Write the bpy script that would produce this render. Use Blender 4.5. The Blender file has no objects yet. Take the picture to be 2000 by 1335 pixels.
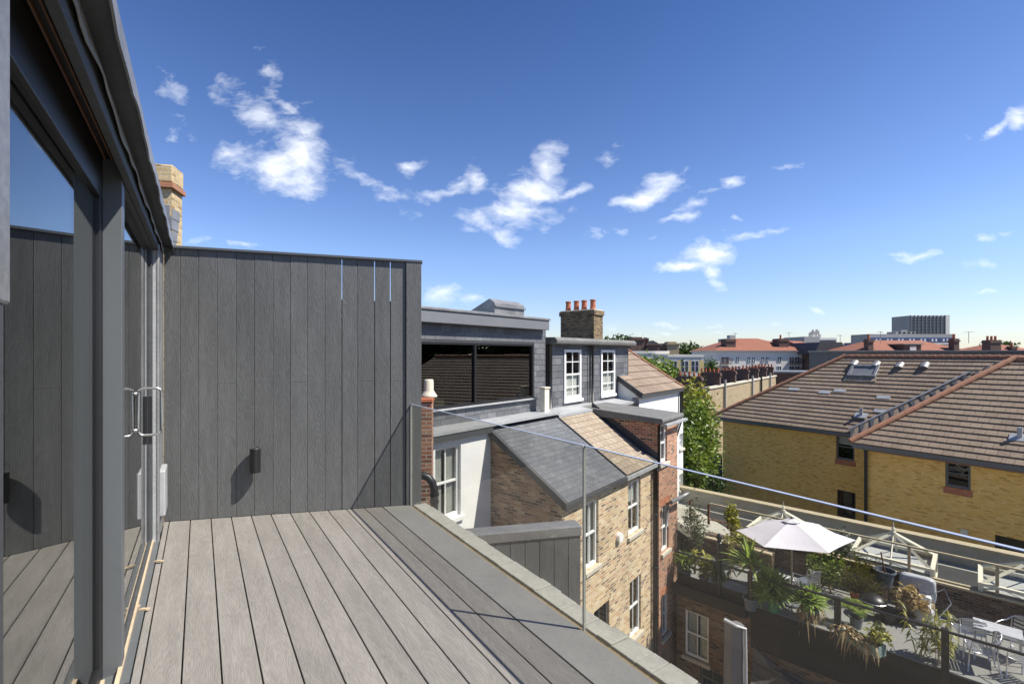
import bpy, bmesh, math, random
from mathutils import Vector, Matrix
random.seed(7)
V = Vector
SC = bpy.context.scene
COL = SC.collection
F = 930.0; CX = 1000.0; HY = 690.0          # lens in photo pixels, horizon row
R = math.radians

# ------------------------------------------------------------------ materials
def newmat(name):
    m = bpy.data.materials.new(name); m.use_nodes = True
    nt = m.node_tree; nt.nodes.clear()
    out = nt.nodes.new('ShaderNodeOutputMaterial')
    return m, nt, out
def N(nt, typ, **kw):
    n = nt.nodes.new(typ)
    for k, v in kw.items():
        if k in n.inputs.keys(): n.inputs[k].default_value = v
        else: setattr(n, k, v)
    return n
def math_(nt, op, a, b=None, c=None, clamp=False):
    n = nt.nodes.new('ShaderNodeMath'); n.operation = op; n.use_clamp = clamp
    for i, x in enumerate((a, b, c)):
        if x is None: continue
        if isinstance(x, (int, float)): n.inputs[i].default_value = x
        else: nt.links.new(x, n.inputs[i])
    return n.outputs[0]
def ramp(nt, fac, stops, interp='LINEAR'):
    n = nt.nodes.new('ShaderNodeValToRGB'); cr = n.color_ramp; cr.interpolation = interp
    while len(cr.elements) < len(stops): cr.elements.new(0.5)
    for e, (p, c) in zip(cr.elements, stops):
        e.position = p; e.color = (c[0], c[1], c[2], 1)
    nt.links.new(fac, n.inputs[0]); return n.outputs[0]
def principled(nt, out, rough=.7, metal=0, spec=.5):
    b = nt.nodes.new('ShaderNodeBsdfPrincipled')
    b.inputs['Roughness'].default_value = rough; b.inputs['Metallic'].default_value = metal
    b.inputs['Specular IOR Level'].default_value = spec
    nt.links.new(b.outputs[0], out.inputs[0]); return b
def mixc(nt, fac, a, b, mode='MIX'):
    n = nt.nodes.new('ShaderNodeMix'); n.data_type = 'RGBA'; n.blend_type = mode
    for sock, x in ((n.inputs[0], fac), (n.inputs[6], a), (n.inputs[7], b)):
        if isinstance(x, (int, float)): sock.default_value = x
        elif isinstance(x, tuple): sock.default_value = (x[0], x[1], x[2], 1)
        else: nt.links.new(x, sock)
    return n.outputs[2]
def sc(c, k): return tuple(max(0, min(1, x * k)) for x in c)
def bump(nt, b, h, strength, dist=.01):
    n = nt.nodes.new('ShaderNodeBump'); n.inputs['Strength'].default_value = strength
    n.inputs['Distance'].default_value = dist
    nt.links.new(h, n.inputs['Height']); nt.links.new(n.outputs[0], b.inputs['Normal'])
def mottled(name, col, rough=.7, var=.2, scale=2.5, bmp=.15, metal=0, spec=.5, fine=40, dirt=None, dirt_amt=.5, coord='Object'):
    m, nt, out = newmat(name); b = principled(nt, out, rough, metal, spec)
    tc = nt.nodes.new('ShaderNodeTexCoord')
    n1 = N(nt, 'ShaderNodeTexNoise', Scale=scale, Detail=6.0, Roughness=.65)
    n2 = N(nt, 'ShaderNodeTexNoise', Scale=fine, Detail=3.0)
    nt.links.new(tc.outputs[coord], n1.inputs[0]); nt.links.new(tc.outputs[coord], n2.inputs[0])
    c = ramp(nt, n1.outputs[0], [(.3, sc(col, 1 - var)), (.7, sc(col, 1 + var))])
    c = mixc(nt, .35, c, ramp(nt, n2.outputs[0], [(.3, sc(col, 1 - var)), (.7, sc(col, 1 + var))]))
    if dirt:
        n3 = N(nt, 'ShaderNodeTexNoise', Scale=scale * .7, Detail=8.0, Roughness=.7)
        nt.links.new(tc.outputs[coord], n3.inputs[0])
        f = ramp(nt, n3.outputs[0], [(.48, (0, 0, 0)), (.7, (dirt_amt,) * 3)])
        c = mixc(nt, f, c, dirt)
    nt.links.new(c, b.inputs['Base Color'])
    if bmp: bump(nt, b, n2.outputs[0], bmp, .01)
    return m
def brickmat(name, pal, mortar=(.35, .32, .27), w=.185, h=.062, msize=.008, rough=.85, bmp=.5, dirt=(.05, .045, .04), dirt_amt=.35):
    m, nt, out = newmat(name); b = principled(nt, out, rough, 0, .25)
    uv = nt.nodes.new('ShaderNodeTexCoord')
    br = N(nt, 'ShaderNodeTexBrick', Scale=1.0)
    br.inputs['Brick Width'].default_value = w; br.inputs['Row Height'].default_value = h
    br.inputs['Mortar Size'].default_value = msize; br.inputs['Mortar Smooth'].default_value = .2
    br.inputs['Color1'].default_value = (0, 0, 0, 1); br.inputs['Color2'].default_value = (1, 1, 1, 1)
    br.inputs['Mortar'].default_value = (.5, .5, .5, 1)
    nt.links.new(uv.outputs['UV'], br.inputs[0])
    k = len(pal)
    c = ramp(nt, br.outputs['Color'], [(i / (k - 1) * .96 + .02, p) for i, p in enumerate(pal)])
    nz = N(nt, 'ShaderNodeTexNoise', Scale=30.0, Detail=4.0); nt.links.new(uv.outputs['UV'], nz.inputs[0])
    c = mixc(nt, .5, c, ramp(nt, nz.outputs[0], [(.3, (.55,) * 3), (.7, (1.25,) * 3)]), 'MULTIPLY')
    nl = N(nt, 'ShaderNodeTexNoise', Scale=.9, Detail=7.0, Roughness=.7); nt.links.new(uv.outputs['UV'], nl.inputs[0])
    c = mixc(nt, br.outputs['Fac'], c, mortar)
    c = mixc(nt, ramp(nt, nl.outputs[0], [(.5, (0, 0, 0)), (.75, (dirt_amt,) * 3)]), c, dirt)
    nt.links.new(c, b.inputs['Base Color'])
    inv = math_(nt, 'SUBTRACT', 1.0, br.outputs['Fac'])
    hgt = math_(nt, 'MULTIPLY_ADD', nz.outputs[0], .3, inv)
    bump(nt, b, hgt, bmp, .012)
    return m
def tilemat(name, pal, w=.33, gap=.012, rough=.8, moss=None, moss_amt=.5, pale=0, row=1.0, spec=.3):
    """UV: u in metres along the course, v counts courses"""
    m, nt, out = newmat(name); b = principled(nt, out, rough, 0, spec)
    uv = nt.nodes.new('ShaderNodeTexCoord')
    br = N(nt, 'ShaderNodeTexBrick', Scale=1.0)
    br.inputs['Brick Width'].default_value = w; br.inputs['Row Height'].default_value = row
    br.inputs['Mortar Size'].default_value = gap * .5; br.inputs['Mortar Smooth'].default_value = 0
    br.inputs['Color1'].default_value = (0, 0, 0, 1); br.inputs['Color2'].default_value = (1, 1, 1, 1)
    nt.links.new(uv.outputs['UV'], br.inputs[0])
    k = len(pal)
    c = ramp(nt, br.outputs['Color'], [(i / (k - 1) * .96 + .02, p) for i, p in enumerate(pal)])
    ob = nt.nodes.new('ShaderNodeTexCoord')
    nz = N(nt, 'ShaderNodeTexNoise', Scale=18.0, Detail=5.0, Roughness=.7); nt.links.new(ob.outputs['Object'], nz.inputs[0])
    c = mixc(nt, .6, c, ramp(nt, nz.outputs[0], [(.3, (.55,) * 3), (.7, (1.3,) * 3)]), 'MULTIPLY')
    nb = N(nt, 'ShaderNodeTexNoise', Scale=.8, Detail=6.0, Roughness=.6); nt.links.new(ob.outputs['Object'], nb.inputs[0])
    c = mixc(nt, .5, c, ramp(nt, nb.outputs[0], [(.3, (.7,) * 3), (.7, (1.2,) * 3)]), 'MULTIPLY')
    if moss:
        nm = N(nt, 'ShaderNodeTexNoise', Scale=5.0, Detail=8.0, Roughness=.75); nt.links.new(ob.outputs['Object'], nm.inputs[0])
        c = mixc(nt, ramp(nt, nm.outputs[0], [(.52, (0, 0, 0)), (.68, (moss_amt,) * 3)]), c, moss)
    dark = mixc(nt, br.outputs['Fac'], c, sc(pal[0], .25))
    nt.links.new(dark, b.inputs['Base Color'])
    hgt = math_(nt, 'MULTIPLY_ADD', nz.outputs[0], .4, math_(nt, 'SUBTRACT', 1.0, br.outputs['Fac']))
    bump(nt, b, hgt, .45, .012)
    return m
def grainmat(name, col, var=.12, rough=.6, strength=.45):
    """embossed composite board: cathedral rings; u runs along the grain"""
    m, nt, out = newmat(name); b = principled(nt, out, rough, 0, .35)
    uv = nt.nodes.new('ShaderNodeTexCoord'); oi = nt.nodes.new('ShaderNodeObjectInfo')
    mp = nt.nodes.new('ShaderNodeMapping'); mp.inputs['Scale'].default_value = (1.5, 11, 1)
    add = nt.nodes.new('ShaderNodeVectorMath'); add.operation = 'ADD'
    cmb = nt.nodes.new('ShaderNodeCombineXYZ')
    nt.links.new(math_(nt, 'MULTIPLY', oi.outputs['Random'], 37.0), cmb.inputs[0])
    nt.links.new(math_(nt, 'MULTIPLY', oi.outputs['Random'], 91.0), cmb.inputs[2])
    nt.links.new(uv.outputs['UV'], mp.inputs[0]); nt.links.new(mp.outputs[0], add.inputs[0]); nt.links.new(cmb.outputs[0], add.inputs[1])
    nz = N(nt, 'ShaderNodeTexNoise', Scale=1.0, Detail=2.0, Roughness=.45); nt.links.new(add.outputs[0], nz.inputs[0])
    rings = math_(nt, 'SINE', math_(nt, 'MULTIPLY', nz.outputs[0], 130.0))
    rings = math_(nt, 'MULTIPLY_ADD', rings, .5, .5)
    fn = N(nt, 'ShaderNodeTexNoise', Scale=1.0, Detail=4.0)
    mp2 = nt.nodes.new('ShaderNodeMapping'); mp2.inputs['Scale'].default_value = (12, 190, 1)
    nt.links.new(uv.outputs['UV'], mp2.inputs[0]); nt.links.new(mp2.outputs[0], fn.inputs[0])
    big = N(nt, 'ShaderNodeTexNoise', Scale=1.7, Detail=5.0, Roughness=.6); nt.links.new(add.outputs[0], big.inputs[0])
    base = ramp(nt, oi.outputs['Random'], [(0, sc(col, 1 - var)), (1, sc(col, 1 + var))])
    c = mixc(nt, .16, base, ramp(nt, rings, [(0, (.55,) * 3), (1, (1.2,) * 3)]), 'MULTIPLY')
    c = mixc(nt, .5, c, ramp(nt, fn.outputs[0], [(.3, (.7,) * 3), (.7, (1.25,) * 3)]), 'MULTIPLY')
    c = mixc(nt, .5, c, ramp(nt, big.outputs[0], [(.35, (.8,) * 3), (.7, (1.15,) * 3)]), 'MULTIPLY')
    st = N(nt, 'ShaderNodeTexNoise', Scale=1.0, Detail=5.0, Roughness=.65)
    mp3 = nt.nodes.new('ShaderNodeMapping'); mp3.inputs['Scale'].default_value = (.9, 3.5, 1)
    nt.links.new(uv.outputs['UV'], mp3.inputs[0]); nt.links.new(mp3.outputs[0], st.inputs[0])
    c = mixc(nt, ramp(nt, st.outputs[0], [(.5, (0, 0, 0)), (.72, (.28,) * 3)]), c, sc(col, 1.55))
    sp_ = N(nt, 'ShaderNodeTexNoise', Scale=26.0, Detail=2.0)
    nt.links.new(uv.outputs['UV'], sp_.inputs[0])
    c = mixc(nt, ramp(nt, sp_.outputs[0], [(.72, (0, 0, 0)), (.76, (.35,) * 3)]), c, sc(col, .45))
    nt.links.new(c, b.inputs['Base Color'])
    rr_ = ramp(nt, st.outputs[0], [(.3, (rough - .1,) * 3), (.7, (rough + .12,) * 3)])
    nt.links.new(rr_, b.inputs['Roughness'])
    bump(nt, b, math_(nt, 'MULTIPLY_ADD', fn.outputs[0], .35, rings), strength, .003)
    return m
def leafmat(name, stops, trans=.35):
    m, nt, out = newmat(name)
    g = nt.nodes.new('ShaderNodeNewGeometry')
    c = ramp(nt, g.outputs['Random Per Island'], stops)
    d = nt.nodes.new('ShaderNodeBsdfDiffuse'); t = nt.nodes.new('ShaderNodeBsdfTranslucent'); gl = N(nt, 'ShaderNodeBsdfGlossy', Roughness=.45)
    nt.links.new(c, d.inputs[0]); nt.links.new(mixc(nt, 1.0, c, (1.0, 1.0, .6), 'MULTIPLY'), t.inputs[0])
    gl.inputs[0].default_value = (.5, .5, .5, 1)
    a = nt.nodes.new('ShaderNodeMixShader'); a.inputs[0].default_value = trans
    nt.links.new(d.outputs[0], a.inputs[1]); nt.links.new(t.outputs[0], a.inputs[2])
    a2 = nt.nodes.new('ShaderNodeMixShader'); a2.inputs[0].default_value = .06
    nt.links.new(a.outputs[0], a2.inputs[1]); nt.links.new(gl.outputs[0], a2.inputs[2])
    nt.links.new(a2.outputs[0], out.inputs[0]); return m
def glassmat(name, tint=(.9, .92, .91), ior=1.5, rough=0.0, refl=1.0):
    m, nt, out = newmat(name)
    t = nt.nodes.new('ShaderNodeBsdfTransparent'); t.inputs[0].default_value = (*tint, 1)
    g = N(nt, 'ShaderNodeBsdfGlossy', Roughness=rough); g.inputs[0].default_value = (refl, refl, refl, 1)
    fr = N(nt, 'ShaderNodeFresnel', IOR=ior)
    geo = nt.nodes.new('ShaderNodeNewGeometry')
    mx = nt.nodes.new('ShaderNodeMixShader')
    # use the outside index on both faces of a thin pane
    iorv = math_(nt, 'MULTIPLY_ADD', geo.outputs['Backfacing'], (1 / ior - ior), ior)
    nt.links.new(iorv, fr.inputs['IOR'])
    f = math_(nt, 'MINIMUM', fr.outputs[0], .9)
    nt.links.new(f, mx.inputs[0]); nt.links.new(t.outputs[0], mx.inputs[1]); nt.links.new(g.outputs[0], mx.inputs[2])
    nt.links.new(mx.outputs[0], out.inputs[0]); return m

M = {}
M['deck'] = grainmat('deck_composite', (.195, .182, .165), .07, .65, .24)
M['fence'] = grainmat('fence_composite', (.124, .126, .125), .09, .55, .26)
M['slab'] = mottled('slate_grey_slab', (.215, .21, .195), .6, .16, 2.0, .15, dirt=(.3, .3, .27), dirt_amt=.35)
M['coping'] = mottled('coping_stone', (.275, .268, .24), .75, .2, 5, .3, dirt=(.36, .36, .3), dirt_amt=.4)
M['silt'] = mottled('sandy_joint', (.22, .17, .1), .9, .3, 8)
M['frame'] = mottled('grey_aluminium', (.105, .113, .118), .38, .05, 3, .02, metal=.1)
M['black'] = mottled('black_metal', (.014, .014, .015), .4, .2, 3, .05)
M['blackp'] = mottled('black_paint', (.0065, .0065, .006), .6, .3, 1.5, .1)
M['lead'] = mottled('lead_sheet', (.22, .22, .22), .42, .28, 3, .25, metal=.3, dirt=(.42, .42, .4), dirt_amt=.5)
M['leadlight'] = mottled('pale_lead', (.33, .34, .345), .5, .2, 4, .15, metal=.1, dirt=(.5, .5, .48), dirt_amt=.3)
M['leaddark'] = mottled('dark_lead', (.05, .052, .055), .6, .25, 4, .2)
M['fascia'] = mottled('grey_fascia', (.15, .155, .165), .5, .1, 2, .08)
M['lanternglass'] = glassmat('lantern_glass', (.86, .88, .9), 1.6, .02)
M['blackfelt'] = mottled('black_felt', (.035, .035, .035), .85, .3, 2, .3)
M['felt'] = mottled('roof_felt', (.13, .13, .125), .85, .25, 3, .3, dirt=(.25, .25, .22), dirt_amt=.4)
M['steel'] = mottled('brushed_steel', (.55, .54, .5), .28, .08, 10, .02, metal=.9)
M['alu'] = mottled('chair_aluminium', (.62, .62, .62), .3, .06, 10, .02, metal=.85)
M['wood'] = mottled('pale_timber', (.42, .33, .22), .7, .25, 8, .2)
M['woodbrown'] = mottled('brown_timber', (.16, .08, .045), .75, .25, 8, .2)
M['woodcream'] = mottled('weathered_timber', (.42, .36, .24), .75, .2, 6, .15)
M['white'] = mottled('white_paint', (.78, .78, .76), .55, .05, 3, .03)
M['render'] = mottled('white_render', (.76, .76, .74), .85, .05, 1.2, .12, dirt=(.55, .54, .5), dirt_amt=.3)
M['cream'] = mottled('cream_paint', (.66, .63, .5), .6, .1, 3, .05, dirt=(.4, .38, .3), dirt_amt=.3)
M['stone'] = mottled('stone_sill', (.5, .46, .37), .85, .15, 6, .2)
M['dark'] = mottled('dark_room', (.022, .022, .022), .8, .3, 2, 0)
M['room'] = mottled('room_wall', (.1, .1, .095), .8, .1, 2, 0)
M['curtain'] = mottled('curtain_cloth', (.55, .54, .5), .9, .15, 9, .1)
M['glass'] = glassmat('window_glass', (.8, .83, .82), 1.5)
M['doorglass'] = glassmat('door_glass', (.6, .63, .61), 2.5)
M['balglass'] = glassmat('balustrade_glass', (.865, .865, .845), 1.42)
M['dormerglass'] = glassmat('dormer_glass', (.5, .53, .52), 2.0)
M['shadebrick'] = brickmat('shaded_brown_brick', [(.06, .04, .03), (.16, .095, .055), (.22, .13, .07), (.26, .17, .1), (.14, .07, .04)], (.17, .14, .1))  # brown stock brick darkened for walls out of the sun; shade in the colour
M['edge'] = mottled('polished_glass_edge', (.32, .36, .45), .25, .05, 5, 0)
M['edgeside'] = mottled('glass_side_edge', (.42, .43, .41), .25, .08, 5, 0)
M['slate'] = tilemat('slate_hung', [(.09, .094, .102), (.13, .134, .142), (.115, .119, .127), (.17, .173, .18)], .3, .008, .55, row=1, spec=.5)
M['slateroof'] = tilemat('slate_roof', [(.11, .115, .122), (.125, .13, .138), (.135, .14, .148), (.155, .16, .165)], .22, .007, .5, spec=.5)
M['tanroof'] = tilemat('lichen_slate_roof', [(.27, .215, .16), (.3, .245, .185), (.34, .28, .21), (.31, .24, .175)], .24, .012, .85, moss=(.2, .2, .12), moss_amt=.4)
M['brownroof'] = tilemat('brown_concrete_tile', [(.2, .148, .11), (.24, .18, .135), (.26, .2, .15), (.23, .17, .13)], .62, .014, .85, moss=(.2, .19, .12), moss_amt=.35)
M['yroof'] = tilemat('brown_interlocking_tile', [(.195, .145, .105), (.21, .157, .113), (.22, .166, .12), (.23, .175, .128)], .3, .012, .85, moss=(.24, .225, .18), moss_amt=.45)
M['hip'] = mottled('terracotta_hip_tile', (.33, .15, .085), .8, .2, 4, .2, dirt=(.25, .19, .1), dirt_amt=.6)
M['terracotta'] = mottled('terracotta', (.42, .13, .06), .75, .25, 9, .1)
M['redroof'] = mottled('red_clay_roof', (.215, .078, .043), .85, .14, .6, 0, fine=3)
M['stock'] = brickmat('london_stock_brick', [(.16, .11, .08), (.5, .33, .17), (.62, .46, .25), (.68, .53, .31), (.5, .28, .15), (.72, .6, .4), (.34, .24, .15)], (.64, .56, .43), msize=.009)
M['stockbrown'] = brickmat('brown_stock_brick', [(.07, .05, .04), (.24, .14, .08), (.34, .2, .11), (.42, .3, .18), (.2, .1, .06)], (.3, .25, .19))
M['red'] = brickmat('red_brick', [(.1, .05, .035), (.4, .17, .09), (.45, .2, .11), (.33, .11, .06), (.5, .28, .16)], (.48, .42, .34))
M['orange'] = brickmat('orange_red_brick', [(.42, .13, .06), (.5, .17, .08), (.38, .11, .05)], (.35, .25, .18))
M['yellow'] = brickmat('yellow_brick', [(.6, .34, .085), (.78, .47, .12), (.84, .53, .15), (.8, .49, .125), (.88, .58, .2), (.8, .51, .15)], (.66, .45, .19), w=.18, h=.06, msize=.006, dirt_amt=.15)
M['oldwall'] = brickmat('old_dark_brick', [(.06, .045, .04), (.14, .085, .06), (.2, .13, .09), (.12, .06, .045), (.24, .19, .14)], (.2, .17, .13), dirt_amt=.5)
M['farbrick'] = brickmat('tan_back_brick', [(.2, .15, .09), (.36, .28, .17), (.42, .33, .2)], (.4, .34, .24))
M['chimbrick'] = brickmat('sooty_chimney_brick', [(.05, .035, .025), (.2, .14, .08), (.3, .21, .11), (.14, .09, .055)], (.22, .18, .12), dirt_amt=.5)
M['yellowchim'] = brickmat('buff_chimney_brick', [(.3, .2, .09), (.5, .37, .19), (.56, .43, .24)], (.45, .4, .3))
M['concrete'] = mottled('pale_concrete', (.38, .37, .31), .9, .15, 1.5, .2, dirt=(.2, .19, .15), dirt_amt=.5)
M['floor'] = mottled('grey_terrace_floor', (.22, .22, .21), .8, .1, 1.5, .1, dirt=(.14, .14, .13), dirt_amt=.4)
M['ground'] = mottled('ground_mix', (.11, .11, .09), .95, .3, .08, 0, fine=1)
M['parasol'] = mottled('parasol_cloth', (.66, .635, .67), .85, .04, 2, .05)
M['tarp'] = mottled('dark_tarpaulin', (.085, .082, .078), .6, .35, 2, .3)
M['greycloth'] = mottled('grey_tarpaulin', (.17, .165, .17), .7, .2, 3, .2)
M['palecover'] = mottled('pale_plastic_cover', (.45, .46, .48), .35, .2, 5, .2)
M['plasticgrey'] = mottled('grey_plastic', (.12, .14, .16), .5, .15, 5, .05)
M['plasticgreen'] = mottled('green_plastic', (.03, .17, .09), .4, .1, 5, 0)
M['trough'] = mottled('green_grey_trough', (.2, .27, .24), .55, .2, 5, .05)
M['soil'] = mottled('soil', (.05, .035, .025), .95, .3, 9, .3)
M['bark'] = mottled('bark', (.13, .09, .06), .9, .3, 9, .4)
M['cane'] = mottled('dry_cane', (.45, .36, .2), .7, .2, 9, .1)
M['cream_wall'] = mottled('far_cream_wall', (.62, .6, .55), .85, .06, .4, 0, fine=2)
M['far_white'] = mottled('far_white_wall', (.68, .65, .6), .85, .05, .3, 0, fine=2)
M['far_yellow'] = mottled('far_yellow_panel', (.58, .45, .2), .8, .1, 1, 0, fine=3)
M['far_grey'] = mottled('far_concrete', (.33, .32, .31), .85, .1, .1, 0, fine=1)
M['far_dark'] = mottled('far_dark_brick', (.12, .075, .06), .85, .3, 1.2, 0, fine=3)
M['far_glass'] = mottled('far_window', (.05, .06, .075), .2, .3, .2, 0, fine=1)
M['far_blue'] = mottled('far_blue_panel', (.05, .08, .2), .4, .2, .2, 0, fine=1)
G1 = leafmat('leaf_bright', [(0, (.06, .11, .018)), (.5, (.15, .22, .035)), (1, (.3, .37, .07))], .42)
G2 = leafmat('leaf_dark', [(0, (.02, .045, .012)), (.5, (.045, .085, .02)), (1, (.09, .14, .03))])
G3 = leafmat('leaf_yucca', [(0, (.14, .24, .04)), (.5, (.3, .43, .09)), (1, (.5, .6, .2))], .5)
G4 = leafmat('leaf_olive', [(0, (.06, .08, .045)), (.5, (.12, .14, .08)), (1, (.2, .22, .14))])
G5 = leafmat('leaf_rosemary', [(0, (.05, .055, .015)), (.5, (.13, .12, .03)), (1, (.24, .2, .06))])
G6 = leafmat('leaf_yellow', [(0, (.12, .15, .02)), (.5, (.28, .28, .04)), (1, (.45, .4, .08))])
G7 = leafmat('leaf_dead', [(0, (.22, .14, .06)), (.5, (.42, .3, .15)), (1, (.6, .48, .28))])

# ------------------------------------------------------------------ objects
def tag(o, label=None, cat=None, group=None, kind=None):
    if label: o['label'] = label
    if cat: o['category'] = cat
    if group: o['group'] = group
    if kind: o['kind'] = kind
    return o
def thing(name, label, cat, loc=(0, 0, 0), group=None, rotz=0):
    o = bpy.data.objects.new(name, None); COL.objects.link(o)
    o.location = loc; o.rotation_euler = (0, 0, rotz); o.empty_display_size = .2
    return tag(o, label, cat, group)
def off(parent):
    v = V((0, 0, 0))
    while parent is not None:
        v += V(parent.location); parent = parent.parent
    return v
class MB:
    def __init__(s): s.v = []; s.f = []; s.uv = []
    def face(s, pts, uv=None):
        i = len(s.v); s.v += [V(p) for p in pts]; s.f.append(tuple(range(i, i + len(pts)))); s.uv.append(uv)
    def box(s, fr, a, b, c):
        p = [[[fr.p(x, y, z) for z in c] for y in b] for x in a]
        q = lambda *k: s.face([p[i][j][l] for i, j, l in k])
        q((0,0,0),(0,0,1),(0,1,1),(0,1,0)); q((1,0,0),(1,1,0),(1,1,1),(1,0,1))
        q((0,0,0),(1,0,0),(1,0,1),(0,0,1)); q((0,1,0),(0,1,1),(1,1,1),(1,1,0))
        q((0,0,0),(0,1,0),(1,1,0),(1,0,0)); q((0,0,1),(1,0,1),(1,1,1),(0,1,1))
        return s
    def prism(s, poly, vec):
        """closed solid: polygon extruded along vec"""
        vec = V(vec); P = [V(p) for p in poly]; Q = [p + vec for p in P]
        s.face(P[::-1]); s.face(Q)
        for i in range(len(P)):
            j = (i + 1) % len(P); s.face([P[i], P[j], Q[j], Q[i]])
        return s
    def tube(s, pts, r, n=8, r2=None):
        pts = [V(p) for p in pts]; rings = []
        for i, p in enumerate(pts):
            d = (pts[min(i + 1, len(pts) - 1)] - pts[max(i - 1, 0)]).normalized()
            a = d.cross(V((0, 0, 1)) if abs(d.z) < .95 else V((1, 0, 0))).normalized(); b = d.cross(a)
            rr = r if r2 is None else r + (r2 - r) * i / (len(pts) - 1)
            rings.append([p + (a * math.cos(t) + b * math.sin(t)) * rr for t in [2 * math.pi * k / n for k in range(n)]])
        i0 = len(s.v)
        for g in rings: s.v += g
        for i in range(len(rings) - 1):
            for k in range(n):
                a, b = i0 + i * n + k, i0 + i * n + (k + 1) % n
                s.f.append((a, b, b + n, a + n)); s.uv.append(None)
        s.f.append(tuple(range(i0, i0 + n))); s.uv.append(None)
        s.f.append(tuple(range(i0 + (len(rings) - 1) * n, i0 + len(rings) * n))[::-1]); s.uv.append(None)
        return s
    def lathe(s, c, prof, n=16):
        c = V(c); i0 = len(s.v)
        for r, z in prof:
            for k in range(n):
                t = 2 * math.pi * k / n; s.v.append(c + V((r * math.cos(t), r * math.sin(t), z)))
        for i in range(len(prof) - 1):
            for k in range(n):
                a, b = i0 + i * n + k, i0 + i * n + (k + 1) % n
                s.f.append((a, b, b + n, a + n)); s.uv.append(None)
        return s
    def build(s, name, mat, parent=None, smooth=False, grain=None, bevel=0, local=False, label=None):
        o = off(parent) if not local else V((0, 0, 0))
        me = bpy.data.meshes.new(name); me.from_pydata([tuple(p - o) for p in s.v], [], s.f); me.update()
        uvl = me.uv_layers.new(name='UVMap')
        for poly, uv in zip(me.polygons, s.uv):
            if uv is None:
                nrm = poly.normal
                if grain is not None:
                    T = V(grain).normalized(); B = nrm.cross(T)
                    if B.length < .1: T = V((1, 0, 0)) if abs(T.x) < .9 else V((0, 1, 0)); B = nrm.cross(T)
                elif abs(nrm.z) > .95: T, B = V((1, 0, 0)), V((0, 1, 0))
                else: T = V((0, 0, 1)).cross(nrm).normalized(); B = nrm.cross(T)
                for li in poly.loop_indices:
                    p = me.vertices[me.loops[li].vertex_index].co + o
                    uvl.data[li].uv = (p.dot(T), p.dot(B))
            else:
                for li, q in zip(poly.loop_indices, uv): uvl.data[li].uv = q
        if smooth:
            for p in me.polygons: p.use_smooth = True
        me.materials.append(mat if not isinstance(mat, str) else M[mat])
        ob = bpy.data.objects.new(name, me); COL.objects.link(ob)
        if parent is not None: ob.parent = parent
        if bevel:
            w = ob.modifiers.new('weld', 'WELD'); w.merge_threshold = .0005
            b = ob.modifiers.new('bevel', 'BEVEL'); b.width = bevel; b.segments = 2; b.limit_method = 'ANGLE'
        if label: ob['label'] = label
        return ob
class Fr:
    """frame: a along X, b along Y, c up"""
    def __init__(s, o, X, Y=None):
        s.o = V(o); s.X = V((*X[:2], 0)).normalized()
        s.Y = V((-s.X.y, s.X.x, 0)) if Y is None else V((*Y[:2], 0)).normalized()
    def p(s, a, b, c): return s.o + s.X * a + s.Y * b + V((0, 0, c))
def copy_tree(o, loc=None, rotz=None, label=None, parent=None):
    c = o.copy(); COL.objects.link(c); c.parent = parent
    for ch in o.children: copy_tree(ch, parent=c)
    if loc is not None: c.location = loc
    if rotz is not None: c.rotation_euler = (0, 0, rotz)
    if label: c['label'] = label
    return c
def ray(px, py): return V(((px - CX) / F, 1, (HY - py) / F))
def hitz(px, py, z):
    r = ray(px, py); return r * (z / r.z)
def hitp(px, py, P, n):
    r = ray(px, py); return r * (V(P).dot(V(n)) / r.dot(V(n)))
WF = Fr((0, 0, 0), (1, 0), (0, 1))

# frames. D: own deck (s along boards, t to the right). T: terrace row (u along the street, v to the gardens)
dv = V((-.5485, .8362, 0)).normalized(); nv = V((.8362, .5485, 0)).normalized()
D = Fr((0, 0, 0), dv, nv)
ev = V((.628, .778, 0)).normalized(); gv = V((.778, -.628, 0)).normalized()
T = Fr((0, 0, 0), ev, gv)
def uz(px, py, v):
    p = hitp(px, py, gv * v, gv); return p.dot(ev), p.z
def courses(mb, EL, ER, TR, TL, n, th):
    EL, ER, TR, TL = map(V, (EL, ER, TR, TL))
    nr = (ER - EL).cross(((TL + TR) / 2 - EL)).normalized()
    if nr.z < -1e-6: nr = -nr
    ax = (ER - EL).normalized()
    for i in range(n):
        a, b = i / n, (i + 1) / n
        l0, r0 = EL.lerp(TL, a), ER.lerp(TR, a); l1, r1 = EL.lerp(TL, b), ER.lerp(TR, b)
        o = nr * th; q = nr * (th * .15)
        U = lambda p: (p - EL).dot(ax)
        mb.face([l0 + o, r0 + o, r1 + q, l1 + q], [(U(l0), i + .01), (U(r0), i + .01), (U(r1), i + .99), (U(l1), i + .99)])
        mb.face([l0, r0, r0 + o, l0 + o], [(U(l0), i + .05), (U(r0), i + .05), (U(r0), i + .1), (U(l0), i + .1)])
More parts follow.
